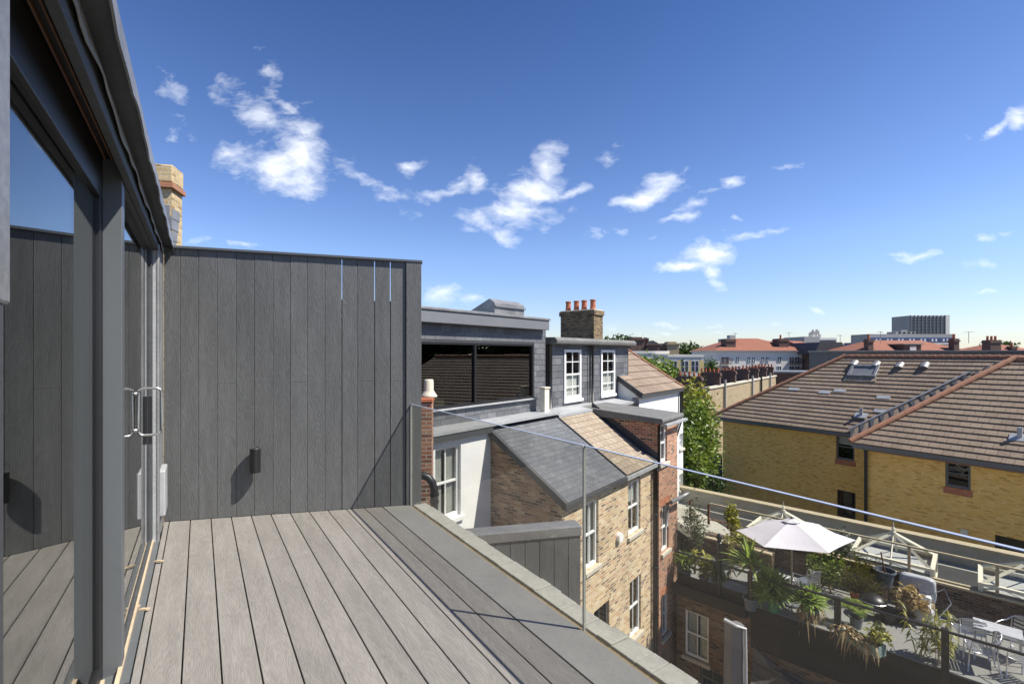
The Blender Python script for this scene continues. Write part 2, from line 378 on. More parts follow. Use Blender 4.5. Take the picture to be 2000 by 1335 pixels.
def wall_open(mb, fr, a0, a1, c0, c1, opens, th=.25, bfront=0.0, back=True):
    """wall in frame fr with outward +b, rectangular openings [(a,a,c,c)]"""
    xs = sorted({a0, a1, *[x for o in opens for x in o[:2]]}); zs = sorted({c0, c1, *[z for o in opens for z in o[2:]]})
    for i in range(len(xs) - 1):
        for j in range(len(zs) - 1):
            xm, zm = (xs[i] + xs[i+1]) / 2, (zs[j] + zs[j+1]) / 2
            if any(o[0] < xm < o[1] and o[2] < zm < o[3] for o in opens): continue
            P = lambda b: [fr.p(xs[i], b, zs[j]), fr.p(xs[i+1], b, zs[j]), fr.p(xs[i+1], b, zs[j+1]), fr.p(xs[i], b, zs[j+1])]
            mb.face(P(bfront))
            if back: mb.face(P(bfront - th)[::-1])
    for (x0, x1, z0, z1) in [(a0, a1, c0, c1)] + list(opens):
        p = [(x0, z0), (x1, z0), (x1, z1), (x0, z1)]
        for k in range(4):
            (xa, za), (xb, zb) = p[k], p[(k + 1) % 4]
            mb.face([fr.p(xa, bfront, za), fr.p(xb, bfront, zb), fr.p(xb, bfront - th, zb), fr.p(xa, bfront - th, za)])
def sash(parent, fr, a0, a1, c0, c1, b=-.09, cols=2, rows=1, mat='white', sill='stone', curtain=None, rev=0, name='window', head=None, fw=.055, label=None, rd=.75, rm=.1):
    """sash window in an opening of a wall whose face is at b=0"""
    m = MB(); e = .002
    m.box(fr, (a0 + e, a0 + fw), (b - .06, b), (c0 + e, c1 - e)); m.box(fr, (a1 - fw, a1 - e), (b - .06, b), (c0 + e, c1 - e))
    m.box(fr, (a0 + fw, a1 - fw), (b - .06, b), (c1 - fw, c1 - e)); m.box(fr, (a0 + fw, a1 - fw), (b - .06, b), (c0 + e, c0 + fw * 1.3))
    cm = (c0 + c1) / 2
    m.box(fr, (a0 + fw, a1 - fw), (b - .055, b - .012), (cm - .022, cm + .022))
    for i in range(1, cols):
        x = a0 + (a1 - a0) * i / cols
        m.box(fr, (x - .012, x + .012), (b - .045, b - .02), (c0 + fw, cm - .022)); m.box(fr, (x - .012, x + .012), (b - .045, b - .02), (cm + .022, c1 - fw))
    for (z0, z1) in ((c0, cm), (cm, c1)):
        for j in range(1, rows):
            z = z0 + (z1 - z0) * j / rows
            m.box(fr, (a0 + fw, a1 - fw), (b - .043, b - .022), (z - .011, z + .011))
    w = m.build(name, mat, parent, label=label)
    g = MB(); g.face([fr.p(a0 + fw, b - .034, c0 + fw), fr.p(a1 - fw, b - .034, c0 + fw), fr.p(a1 - fw, b - .034, c1 - fw), fr.p(a0 + fw, b - .034, c1 - fw)])
    g.build('pane', 'glass', w)
    r = MB(); z = -.5
    P = lambda bb: [fr.p(a0 - rm, bb, c0 - rm), fr.p(a1 + rm, bb, c0 - rm), fr.p(a1 + rm, bb, c1 + rm), fr.p(a0 - rm, bb, c1 + rm)]
    A, B = P(b - .16), P(b - rd)
    r.face(B)
    for k in range(4): r.face([A[k], A[(k+1) % 4], B[(k+1) % 4], B[k]])
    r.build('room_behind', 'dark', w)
    if curtain:
        cu = MB(); ww = (a1 - a0 - 2 * fw)
        for (x0, x1) in ([(a0 + fw, a0 + fw + ww * .42), (a1 - fw - ww * .42, a1 - fw)] if curtain == 'pair' else [(a0 + fw, a1 - fw)]):
            n = 10
            for i in range(n):
                xa, xb = x0 + (x1 - x0) * i / n, x0 + (x1 - x0) * (i + 1) / n
                ba, bb = b - .09 - .02 * (i % 2), b - .09 - .02 * ((i + 1) % 2)
                zt = c1 - fw; zb = c0 + fw if curtain != 'pale_sheet' else cm + .1
                if curtain == 'low': zt = cm
                cu.face([fr.p(xa, ba, zb), fr.p(xb, bb, zb), fr.p(xb, bb, zt), fr.p(xa, ba, zt)])
        cu.build('curtain', 'curtain', w)
    if sill:
        s_ = MB().box(fr, (a0 - .06, a1 + .06), (b + .003, .07), (c0 - .09, c0 - .002)); s_.build('sill', sill, w, bevel=.006)
    if head:
        h = MB().box(fr, (a0 - .08, a1 + .08), (-.1, .004), (c1 + .002, c1 + .2)); h.build('lintel', head, w)
    return w
def foliage(mb, c, rad, n, size, seed=0, clumps=14, flat=0.0, aspect=1.7, gauss=.34, shell=.45):
    rnd = random.Random(seed); c = V(c); cs = []
    for _ in range(clumps):
        while True:
            q = V((rnd.uniform(-1, 1), rnd.uniform(-1, 1), rnd.uniform(-1, 1)))
            if shell < q.length < .95: break
        cs.append(q)
    for i in range(n):
        q = rnd.choice(cs) + V((rnd.gauss(0, gauss), rnd.gauss(0, gauss), rnd.gauss(0, gauss)))
        p = c + V((q.x * rad[0], q.y * rad[1], q.z * rad[2]))
        a = V((rnd.gauss(0, 1), rnd.gauss(0, 1), rnd.gauss(0, .6))).normalized()
        b = a.cross(V((rnd.gauss(0, 1), rnd.gauss(0, 1), rnd.gauss(0, 1)))).normalized()
        s = size * rnd.uniform(.6, 1.3)
        mb.face([p - a * s * aspect * .5, p + b * s * .35, p + a * s * aspect * .5, p - b * s * .35])
def tree(label, base, h, rad, n=2600, leaf=.3, mat=G1, seed=1, group=None, name='tree', clumps=22, cat='tree'):
    t = thing(name, label, cat, base, group); rnd = random.Random(seed); base = V(base)
    top = base + V((0, 0, h)); cc = top - V((0, 0, rad[2]))
    m = MB(); m.tube([base, base.lerp(cc, .6) + V((.05, .04, 0)), cc], h * .035, 8, h * .015)
    for k in range(7):
        a = rnd.uniform(0, 6.28); st = base.lerp(cc, rnd.uniform(.5, .95))
        en = cc + V((math.cos(a) * rad[0] * .75, math.sin(a) * rad[1] * .75, rnd.uniform(-.3, .7) * rad[2]))
        m.tube([st, st.lerp(en, .5) + V((0, 0, .1 * h * .2)), en], h * .014, 5, h * .004)
    m.build('trunk', 'bark', t)
    f = MB(); foliage(f, cc, tuple(.8 * r_ for r_ in rad), n, leaf, seed, clumps); f.build('crown', mat, t)
    return t

# ------------------------------------------------------------------ camera, light, sky
cam = bpy.data.objects.new('camera', bpy.data.cameras.new('camera')); COL.objects.link(cam); SC.camera = cam
cam.location = (0, 0, 0); cam.rotation_euler = (R(90), 0, 0)
cam.data.sensor_width = 36; cam.data.lens = 36 * F / 2000; cam.data.shift_y = (HY - 667.5) / 2000
cam.data.clip_start = .03; cam.data.clip_end = 6000
sdir = V((.807, -.216, 1.065)).normalized()
sun = bpy.data.objects.new('sun', bpy.data.lights.new('sun', 'SUN')); COL.objects.link(sun)
sun.data.energy = 4.9; sun.data.angle = R(.5); sun.data.color = (1, .95, .87)
sun.rotation_euler = (-sdir).to_track_quat('-Z', 'Y').to_euler(); sun.location = sdir * 50
w = bpy.data.worlds.new('World'); SC.world = w; w.use_nodes = True; nt = w.node_tree; nt.nodes.clear()
wo = nt.nodes.new('ShaderNodeOutputWorld'); bg = nt.nodes.new('ShaderNodeBackground'); bg.inputs[1].default_value = .14
nt.links.new(bg.outputs[0], wo.inputs[0])
sky = nt.nodes.new('ShaderNodeTexSky'); sky.sky_type = 'NISHITA'; sky.sun_disc = False
sky.sun_elevation = math.asin(sdir.z); sky.sun_rotation = math.atan2(sdir.x, sdir.y)
sky.air_density = 1.0; sky.dust_density = .35; sky.ozone_density = 3.0
tcw = nt.nodes.new('ShaderNodeTexCoord')
sx = nt.nodes.new('ShaderNodeSeparateXYZ'); nt.links.new(tcw.outputs['Generated'], sx.inputs[0])
yy = math_(nt, 'MAXIMUM', sx.outputs[1], .02)
cb = nt.nodes.new('ShaderNodeCombineXYZ')
nt.links.new(math_(nt, 'DIVIDE', sx.outputs[0], yy), cb.inputs[0]); nt.links.new(math_(nt, 'DIVIDE', sx.outputs[2], yy), cb.inputs[1])
CL = [(540,328,95,45,-8,1),(585,305,62,45,0,1),(580,345,55,32,-10,.9),(520,232,125,30,-38,.62),(478,205,95,22,-30,.56),(590,262,80,34,-50,.7),(560,210,70,14,-35,.55),(517,132,26,34,0,.55),(345,182,24,44,15,.36),
 (336,262,20,20,0,.42),(378,272,17,26,0,.36),(450,293,34,15,12,.62),(695,335,115,18,-36,.42),(752,372,48,11,-30,.3),(803,325,30,17,0,.7),(850,376,68,15,8,.66),(900,360,40,18,18,.7),
 (928,347,22,30,0,.8),(1038,372,60,42,15,1.05),(1068,322,27,52,-12,.88),(1010,408,88,36,10,.82),(940,430,62,15,-22,.7),(985,461,38,16,-28,.66),(1072,435,35,17,0,.5),(915,450,20,12,0,.5),
 (1125,374,38,12,14,.8),(1190,303,20,24,20,.45),(1255,382,68,21,20,1),(1290,360,50,24,8,.85),(1335,338,22,9,50,.4),(1427,362,32,16,22,.68),(1395,378,48,10,25,.4),(1358,402,42,13,8,.7),
 (1335,424,48,9,8,.66),(1150,443,42,12,-5,.35),(1165,458,18,7,0,.35),(1210,450,14,7,0,.35),(1280,460,14,6,0,.5),(1383,500,50,32,0,1.08),(1335,522,72,12,0,.85),(1392,538,16,34,30,.72),
 (1462,463,62,10,8,.66),(1510,452,34,6,12,.45),(1410,452,15,6,10,.4),(1440,430,12,5,0,.35),(1785,500,64,10,12,.66),(1760,495,30,7,8,.5),(1910,515,50,9,0,.6),(1930,460,110,7,9,.38),
 (1940,256,36,10,40,.66),(1988,230,34,26,20,.8),(1885,270,14,12,30,.3),(865,575,42,18,5,.78),(925,587,24,11,0,.7),(840,555,20,6,0,.3),
 (1290,632,24,7,0,.5),(1384,633,22,6,0,.5),(1300,646,30,5,0,.4),(1200,640,30,10,0,.5),(1395,645,20,4,0,.4),(1240,655,60,5,0,.3),(1535,322,25,8,15,.25),(1600,612,26,5,0,.4),(1920,562,34,5,0,.3),
 (1490,318,10,5,0,.25),(1410,350,0.1,0.1,0,.0),(375,470,40,8,0,.6),(470,478,50,7,0,.5),(1210,280,12,8,0,.25),(1500,632,60,5,0,.25),(1700,660,120,6,0,.25)]
warp = N(nt, 'ShaderNodeTexNoise', Scale=7.0, Detail=4.0, Roughness=.6); nt.links.new(cb.outputs[0], warp.inputs[0])
wv = nt.nodes.new('ShaderNodeVectorMath'); wv.operation = 'MULTIPLY_ADD'
nt.links.new(warp.outputs['Color'], wv.inputs[0]); wv.inputs[1].default_value = (.075, .06, 0); wv.inputs[2].default_value = (0, 0, 0)
wa = nt.nodes.new('ShaderNodeVectorMath'); wa.operation = 'ADD'; nt.links.new(cb.outputs[0], wa.inputs[0]); nt.links.new(wv.outputs[0], wa.inputs[1])
ws = nt.nodes.new('ShaderNodeVectorMath'); ws.operation = 'SUBTRACT'; nt.links.new(wa.outputs[0], ws.inputs[0]); ws.inputs[1].default_value = (.0375, .03, 0)
acc = None
for (px, py, rx, ry, rot, st) in CL:
    if st <= 0: continue
    mp = nt.nodes.new('ShaderNodeMapping'); mp.vector_type = 'TEXTURE'
    mp.inputs['Location'].default_value = ((px - CX) / F, (HY - py) / F, 0); mp.inputs['Rotation'].default_value = (0, 0, R(rot))
    mp.inputs['Scale'].default_value = (rx * 1.08 / F, ry * 1.1 / F, 1); nt.links.new(ws.outputs[0], mp.inputs[0])
    ln = nt.nodes.new('ShaderNodeVectorMath'); ln.operation = 'LENGTH'; nt.links.new(mp.outputs[0], ln.inputs[0])
    q = math_(nt, 'MULTIPLY_ADD', ln.outputs['Value'], -st * .8, st)
    acc = q if acc is None else math_(nt, 'MAXIMUM', acc, q)
mpn = nt.nodes.new('ShaderNodeMapping'); mpn.inputs['Rotation'].default_value = (0, 0, R(22)); mpn.inputs['Scale'].default_value = (13, 27, 1)
nt.links.new(ws.outputs[0], mpn.inputs[0])
cn = N(nt, 'ShaderNodeTexNoise', Scale=1.0, Detail=12.0, Roughness=.62); nt.links.new(mpn.outputs[0], cn.inputs[0])
den = math_(nt, 'ADD', acc, math_(nt, 'MULTIPLY_ADD', cn.outputs[0], 1.9, -1.12))
den = math_(nt, 'MULTIPLY', den, 1.0, clamp=True)
den = math_(nt, 'MULTIPLY', den, math_(nt, 'GREATER_THAN', sx.outputs[1], .03))
den = math_(nt, 'POWER', den, 1.1)
hs = nt.nodes.new('ShaderNodeHueSaturation'); hs.inputs['Hue'].default_value = .507; hs.inputs['Saturation'].default_value = 1.05; hs.inputs['Value'].default_value = 1.0
el = math_(nt, 'MAXIMUM', sx.outputs[2], 0.0)
tint = ramp(nt, el, [(0, (.60, .60, .68)), (.07, (.60, .61, .70)), (.2, (.62, .655, .74)), (.4, (.47, .535, .63)), (.6, (.32, .41, .52)), (1, (.32, .41, .53))])
nt.links.new(mixc(nt, 1.0, sky.outputs[0], tint, 'MULTIPLY'), hs.inputs['Color'])
ccol = mixc(nt, cn.outputs[0], (5.0, 5.2, 5.5), (5.6, 5.7, 5.8))
nt.links.new(mixc(nt, den, hs.outputs[0], ccol), bg.inputs[0])
SC.view_settings.view_transform = 'Standard'; SC.view_settings.look = 'None'; SC.view_settings.exposure = 0.82; SC.view_settings.gamma = 1
SC.cycles.max_bounces = 8; SC.cycles.transparent_max_bounces = 16; SC.cycles.use_denoising = True

# ------------------------------------------------------------------ setting
GZ = -10.0
g = MB(); g.face([(-900, -300, GZ), (1500, -300, GZ), (1500, 1500, GZ), (-900, 1500, GZ)])
tag(g.build('ground', 'ground'), kind='structure')

# ================================================================== OWN LOFT
ZD = -1.6
FS0, FT0, FK = 5.61, -.285, -.372                      # fence line s = FS0 + FK (t - FT0)
fs = lambda t: FS0 + FK * (t - FT0)
hb = hitz(1000, 1335, ZD)
deck = thing('roof_deck', 'grey brown composite board deck along the sliding glass doors', 'deck', D.p(2.5, .8, ZD))
edges = [-.285, -.242, -.075] + [.092 + .167 * i for i in range(10)]
for i in range(len(edges) - 1):
    t0, t1 = edges[i] + .0035, edges[i + 1] - .0035
    m = MB(); s0 = -2.2
    m.prism([D.p(s0, t0, ZD - .024), D.p(fs(t0) - .006, t0, ZD - .024), D.p(fs(t1) - .006, t1, ZD - .024), D.p(s0, t1, ZD - .024)][::-1], (0, 0, .024))
    m.build('board', 'deck', deck, grain=dv, bevel=.003)
# border slabs
m = MB()
for (sa, sb) in ((-2.2, -.4), (-.396, 1.3), (1.304, 3.05), (3.054, 9)):
    a0, a1 = sa, min(sb, 9)
    e0 = a1 if a1 < 8 else fs(1.60) - .006; e1 = a1 if a1 < 8 else fs(1.85) - .006
    m.prism([D.p(a0, 1.60, ZD - .03), D.p(a0, 1.852, ZD - .03), D.p(e1, 1.852, ZD - .03), D.p(e0, 1.60, ZD - .03)], (0, 0, .031))
m.build('border_slab', 'slab', deck, bevel=.003, label='slate grey slab strip beside the glass')
m = MB(); m.prism([D.p(-2.2, -.33, ZD - .12), D.p(-2.2, 1.86, ZD - .12), D.p(fs(1.86), 1.86, ZD - .12), D.p(fs(-.33), -.33, ZD - .12)], (0, 0, .085))
m.build('joist_layer', 'black', deck)

own = thing('loft_house', 'own loft with grey sliding glass doors and lead covered roof edge at left', 'house', D.p(2, .5, GZ))
# outer wall under the coping
m = MB(); m.prism([D.p(-2.2, 1.70, GZ), D.p(-2.2, 1.99, GZ), D.p(fs(1.99) + .02, 1.99, GZ), D.p(fs(1.70) + .02, 1.70, GZ)], (0, 0, -GZ + ZD - .13))
m.prism([D.p(-2.2, -4, GZ), D.p(-2.2, 1.69, GZ), D.p(fs(1.69) + .02, 1.69, GZ), D.p(fs(-4) + .02, -4, GZ)], (0, 0, -GZ + ZD - .14))
m.build('wall', 'stock', own)
# coping stones, one mesh: short stones with uneven outer edge
m = MB(); s = -2.2; rnd = random.Random(3)
while s < fs(2.03):
    wd = rnd.choice((.105, .11, .115, .17, .21)); o = rnd.uniform(-.006, .01); z = rnd.uniform(-.004, .003)
    e = min(s + wd - .0035, fs(2.03) + .02)
    m.box(D, (s, e), (1.885, 2.025 + o), (ZD - .06 + z, ZD + .006 + z)); s += wd
m.build('coping', 'coping', own, bevel=.005)
m = MB().box(D, (-2.2, fs(1.88)), (1.852, 1.885), (ZD - .06, ZD - .012)); m.build('glass_channel', 'silt', own)
# threshold, tracks
m = MB().box(D, (-1, 5.1), (-.47, -.345), (ZD - .1, ZD - .004)); m.box(D, (2.95, 5.1), (-.345, -.287), (ZD - .1, ZD + .012)); m.build('threshold', 'frame', own, bevel=.002)
m = MB().box(D, (2.5, 5.05), (-.341, -.323), (ZD + .012, ZD + .03)); m.build('timber_bead', 'wood', own)
m = MB().box(D, (2.1, 3.02), (-.405, -.385), (ZD - .004, ZD + .02)); m.build('timber_bead', 'wood', own)
# near jamb
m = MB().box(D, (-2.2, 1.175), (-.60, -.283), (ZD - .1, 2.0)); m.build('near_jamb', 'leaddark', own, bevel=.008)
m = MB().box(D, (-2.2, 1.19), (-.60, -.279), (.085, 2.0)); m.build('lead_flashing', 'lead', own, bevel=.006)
# sliding door 1 (recessed) and its frame
door = MB()
door.box(D, (1.1, 3.1), (-.452, -.40), (.755, .97))
door.box(D, (1.1, 3.1), (-.452, -.40), (ZD - .004, ZD + .075)); door.box(D, (3.02, 3.054), (-.450, -.402), (ZD + .07, .76))
d1 = door.build('sliding_door', 'black', own, bevel=.003)
MB().box(D, (1.1, 3.08), (-.423, -.417), (ZD + .07, .76)).build('door_glass', 'doorglass', d1)
MB().box(D, (3.078, 3.17), (-.44, -.326), (ZD - .01, .968)).build('door_post', 'frame', own, bevel=.003)
MB().box(D, (3.055, 3.0775), (-.47, -.40), (ZD, .965)).build('seal_strip', 'black', own)
# sliding door 2
door = MB()
door.box(D, (3.17, 5.02), (-.375, -.325), (.862, .97))
door.box(D, (3.17, 5.02), (-.375, -.335), (ZD + .005, ZD + .06))
door.box(D, (4.90, 5.0), (-.372, -.33), (ZD + .05, .87))
d2 = door.build('sliding_door', 'leaddark', own, bevel=.003)
MB().box(D, (3.17, 4.91), (-.353, -.347), (ZD + .06, .87)).build('door_glass', 'doorglass', d2)
hm = MB()
def ring(fr, a0, a1, b, c0, c1, r, rad=.03):
    pts = []
    for (ca, cc, st) in ((a1 - rad, c1 - rad, 0), (a0 + rad, c1 - rad, 90), (a0 + rad, c0 + rad, 180), (a1 - rad, c0 + rad, 270)):
        for k in range(4):
            t = R(st + 30 * k); pts.append(fr.p(ca + rad * math.cos(t), b, cc + rad * math.sin(t)))
    return pts + [pts[0], pts[1]]
hx = 4.45
H1 = Fr(D.p(3.93, 0, 0), nv, dv)
# D handle standing off the glass, a rectangle of round bar seen almost face-on
hm.tube(ring(H1, -.335, -.213, 0, -.535, -.228, .010), .0085, 10)
hm.tube([D.p(3.93, -.352, -.262), D.p(3.93, -.33, -.262)], .012, 10); hm.tube([D.p(3.93, -.352, -.50), D.p(3.93, -.33, -.50)], .012, 10)
hm.build('handle', 'steel', d2, smooth=True)
MB().box(D, (4.745, 4.751), (-.345, -.318), (-.72, -.34)).build('lock_rail', 'black', d2)
# far lead jamb
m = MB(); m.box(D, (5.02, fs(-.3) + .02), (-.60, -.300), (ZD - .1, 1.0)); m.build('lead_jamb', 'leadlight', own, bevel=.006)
m = MB()
for k, (sa, sb, tt) in enumerate(((5.015, 5.09, -.286), (5.10, 5.30, -.291), (5.31, 5.6, -.287))): m.box(D, (sa, sb), (-.31, tt), (ZD - .01, .93))
m.build('lead_dressing', 'lead', own, bevel=.008)
m = MB().box(D, (5.14, 5.46), (-.30, -.25), (-1.42, -1.02)); m.build('cover_box', 'leadlight', own, bevel=.012)
# head of the doors and soffit
m = MB(); m.box(D, (-1, 5.02), (-.60, -.44), (.972, 1.02)); m.box(D, (-1, 5.02), (-.44, -.395), (.972, .995)); m.box(D, (-1, 5.02), (-.385, -.33), (.972, 1.0))
m.build('door_head', 'black', own)
m = MB(); m.box(D, (-1, 3.07), (-.392, -.386), (.955, .99)); m.box(D, (-1, 3.07), (-.365, -.359), (.955, .99)); m.build('head_track', 'woodbrown', own)
MB().box(D, (-1.6, fs(-.3)), (-.324, -.292), (.872, 1.0)).build('fascia', 'leaddark', own, bevel=.003)
# wavy lead drip and gutter lip
def wavy(t0, z0, t1, z1, th, name, mat, amp, seed, s0=-1.6, s1=5.66):
    m = MB(); rn = random.Random(seed); n = 90; P = []
    for i in range(n + 1):
        s_ = s0 + (s1 - s0) * i / n
        w1 = amp * (math.sin(i * .55 + seed) + .6 * math.sin(i * 1.37 + 2) + rn.uniform(-.5, .5))
        P.append((D.p(s_, t0 + w1 * .5, z0 + w1), D.p(s_, t1, z1), D.p(s_, t1 - .004, z1 + .0), D.p(s_, t0 + w1 * .5 - th, z0 + w1 + .001)))
    for a, b in zip(P, P[1:]):
        for k in range(4):
            m.face([a[k], b[k], b[(k + 1) % 4], a[(k + 1) % 4]])
    return m.build(name, mat, own, smooth=False)
wavy(-.272, .925, -.288, 1.01, .006, 'lead_drip', 'leadlight', .006, 1)
MB().box(D, (-1.6, 5.66), (-.30, -.218), (1.012, 1.035)).build('gutter_sole', 'leaddark', own)
wavy(-.205, .975, -.212, 1.075, .008, 'gutter_lip', 'lead', .004, 5)
m = MB(); m.prism([D.p(-1.6, -.212, 1.05), D.p(-1.6, -.25, 1.115), D.p(-1.6, -2.5, 1.5), D.p(-1.6, -2.5, 1.03), D.p(-1.6, -.30, 1.036), D.p(-1.6, -.214, 1.036)], dv * 7.25)
m.build('roof', 'felt', own)
# rough mortar bits on the roof edge
m = MB(); rn = random.Random(9)
for i in range(26):
    s_ = rn.uniform(2.2, 5.4); a = rn.uniform(.03, .07)
    MB().box(D, (s_, s_ + a * 1.8), (-.25 - rn.uniform(0, .02), -.22), (1.06, 1.085 + rn.uniform(0, .03))).build('verge_mortar', 'stone', own, bevel=.006)
# room behind the doors
m = MB()
X0, X1, Y0, Y1 = -2.1, 5.9, -4.0, -.62
q = lambda pts: m.face(pts)
q([D.p(X0, Y0, ZD), D.p(X1, Y0, ZD), D.p(X1, -.47, ZD), D.p(X0, -.47, ZD)]); q([D.p(X0, Y0, .99), D.p(X1, Y0, .99), D.p(X1, -.6, .99), D.p(X0, -.6, .99)])
q([D.p(X0, Y0, ZD), D.p(X1, Y0, ZD), D.p(X1, Y0, .99), D.p(X0, Y0, .99)]); q([D.p(X1, Y0, ZD), D.p(X1, -.5, ZD), D.p(X1, -.5, .99), D.p(X1, Y0, .99)])
q([D.p(X0, Y0, ZD), D.p(X0, -.5, ZD), D.p(X0, -.5, .99), D.p(X0, Y0, .99)])
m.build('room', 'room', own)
m = MB(); m.box(D, (5.02, 5.9), (-.8, -.605), (ZD, 1.0)); m.build('inner_wall', 'room', own)
# wood chips left on the threshold
for k, (px, py, rr) in enumerate(((270, 1107, .4), (310, 1096, .2), (262, 1187, .9), (281, 1190, .2))):
    p = hitz(px, py, ZD + .013)
    o = MB(); fr = Fr(p, (math.cos(rr), math.sin(rr)))
    o.prism([fr.p(-.032, -.006, 0), fr.p(.02, -.012, 0), fr.p(.034, .004, 0), fr.p(-.01, .011, 0)], (0, 0, .010))
    tag(o.build('wood_chip', 'wood'), ['splinter of pale wood by the door track, second from the fence', 'splinter of pale wood on the deck edge, nearest the fence',
        'splinter of pale wood touching the door track, nearest the camera', 'curled splinter of pale wood on the boards near the door, below the others'][k], 'wood chip', 'wood chips by the sliding door')

# ================================================================== FENCE
f0 = D.p(FS0, FT0, 0); f1 = D.p(fs(1.975), 1.975, 0)
FF = Fr(f0, f1 - f0); FF.Y = V((FF.X.y, -FF.X.x, 0))            # b towards the camera
FL = (f1 - f0).length
def fx(px):
    p = hitp(px, 690, f0, FF.Y); return (p - f0).dot(FF.X)
fence = thing('privacy_fence', 'tall dark grey fence of vertical wood-grain composite boards closing the deck', 'fence', FF.p(FL / 2, 0, ZD))
js = [0] + [fx(x) for x in (352, 388, 424, 461, 497, 533, 567, 600.6, 634.7, 668, 698.5, 732, 762.7, 792.4)] + [FL]
ztop = lambda a: 1.025 - .045 * a / FL
for i in range(len(js) - 1):
    a0, a1 = js[i] + .0015, js[i + 1] - .0015
    if i in (9, 11, 12): a1 -= .0045
    b = rnd.uniform(0, .003)
    zj = -.29; zt = ztop(a0) - .02
    m = MB()
    if i == len(js) - 2:
        m.box(FF, (a0 + .004, a1), (-.03, .022), (ZD - .3, zt))
    else:
        spl = i % 2 == 1 and i > 2
        if spl:
            m.box(FF, (a0, a1), (-.018, b), (ZD, zj - .0004)); m.box(FF, (a0, a1), (-.018, b), (zj + .0004, zt))
        else: m.box(FF, (a0, a1), (-.018, b), (ZD, zt))
    m.build('board', 'fence', fence, grain=(0, 0, 1), bevel=.0025)
m = MB(); m.box(FF, (0, FL - .01), (-.06, -.0205), (ZD - .3, .55)); m.box(FF, (0, js[10] - .03), (-.06, -.0205), (.551, .99)); m.box(FF, (js[10] + .03, js[12] - .03), (-.06, -.0205), (.551, .99)); m.box(FF, (js[13] + .03, FL - .01), (-.06, -.0205), (.551, .96)); m.build('backing_panel', 'black', fence)
m = MB(); m.prism([FF.p(-.02, -.07, ztop(0) - .019), FF.p(-.02, .028, ztop(0) - .019), FF.p(-.02, .028, ztop(0) + .006), FF.p(-.02, -.07, ztop(0) + .006)], FF.X * (FL + .03) + V((0, 0, -.045)))
m.build('cap', 'frame', fence, bevel=.003)
low = thing('lower_fence', 'low dark clad party fence with grey cap below the coping', 'fence', FF.p(3, 0, -4.5))
a_end = fx(1134)
m = MB(); a = FL + .12
while a < a_end - .05:
    e = min(a + .168, a_end); o = MB().box(FF, (a + .002, e - .002), (-.02, 0), (-5, -2.09)); o.build('board', 'fence', low, grain=(0, 0, 1), bevel=.002); a += .17
MB().box(FF, (FL + .1, a_end), (-.19, -.0215), (-5, -2.09)).build('backing_panel', 'black', low)
MB().box(FF, (FL + .1, a_end + .01), (-.21, .015), (-2.088, -1.975)).build('cap', 'lead', low, bevel=.01)
# wall lamp
a = fx(503); zc = -1.04
lamp = thing('wall_lamp', 'small dark cylinder up-down wall lamp on the composite fence', 'lamp', FF.p(a, .07, zc))
p = FF.p(a, .075, zc)
MB().lathe(p, [(.0, -.10), (.036, -.10), (.036, -.118), (.047, -.118), (.047, .112), (.044, .118), (.040, .118), (.040, .105), (0, .105)], 28).build('body', 'black', lamp, smooth=False)
MB().lathe(p, [(.0405, .119), (.048, .119), (.048, .124), (.0405, .124), (.0405, .119)], 28).build('rim', 'steel', lamp)
MB().box(FF, (a - .03, a + .03), (.001, .035), (zc - .05, zc + .05)).build('bracket', 'black', lamp)

# ================================================================== GLASS BALUSTRADE
bal = thing('glass_balustrade', 'frameless clear glass balustrade standing along the deck edge', 'balustrade', D.p(2.08, 1.865, ZD))
ZG = -.535
for (sa, sb) in ((2.086, fs(1.865) - .03), (-.9, 2.074)):
    gp = MB().box(D, (sa, sb), (1.857, 1.873), (ZD - .03, ZG)); g_ = gp.build('glass_panel', 'balglass', bal)
    MB().box(D, (sa, sb), (1.8565, 1.8735), (ZG + .0005, ZG + .004)).build('polished_edge', 'edge', g_)
    MB().box(D, (sb + .0005, sb + .003), (1.857, 1.873), (ZD - .012, ZG)).build('side_edge', 'edgeside', g_)
    MB().box(D, (sa - .0035, sa - .0005), (1.857, 1.873), (ZD - .012, ZG)).build('side_edge', 'edgeside', g_)

# ================================================================== left chimney and things right of the fence
cy = 7.5; cxw = -5.40; CF = Fr((cxw, cy, 0), FF.X, V((-FF.Y.x, -FF.Y.y)))
ch = thing('chimney_stack', 'buff brick chimney with lead flashing behind the loft roof edge', 'chimney', (cxw, cy, -6))
MB().box(CF, (-.34, .12), (-.2, .15), (-6, 2.76)).build('stack', 'yellowchim', ch)
MB().box(CF, (-.39, .165), (-.26, .18), (2.53, 2.61)).build('ledge', 'hip', ch, bevel=.01)
MB().box(CF, (-.36, .14), (-.22, .16), (2.62, 2.90)).build('cap', 'yellowchim', ch, bevel=.02)
m = MB()
for k in range(4):
    a0 = -.05 + k * .05; z1 = 2.28 - k * .17
    m.box(CF, (-.36, .128 - (.0 if k % 2 else .03)), (-.212 - .002 * k, -.2), (z1 - .2, z1)); m.box(CF, (.1205, .13), (-.2, .05 - .04 * k), (z1 - .2, z1 - .04))
m.build('stepped_flashing', 'lead', ch, bevel=.01)
px0 = -1.225; pf = Fr((px0, 7.0, 0), (1, .1))
pier = thing('brick_pier', 'narrow red brick pier topped by a pale chimney pot beside the dark fence', 'pier', (px0 - .2, 7.1, -6))
MB().box(pf, (-.42, .045), (0, .34), (-6, -.72)).build('stack', 'red', pier)
MB().box(pf, (-.45, .065), (-.02, .36), (-.719, -.66)).build('cap', 'terracotta', pier, bevel=.01)
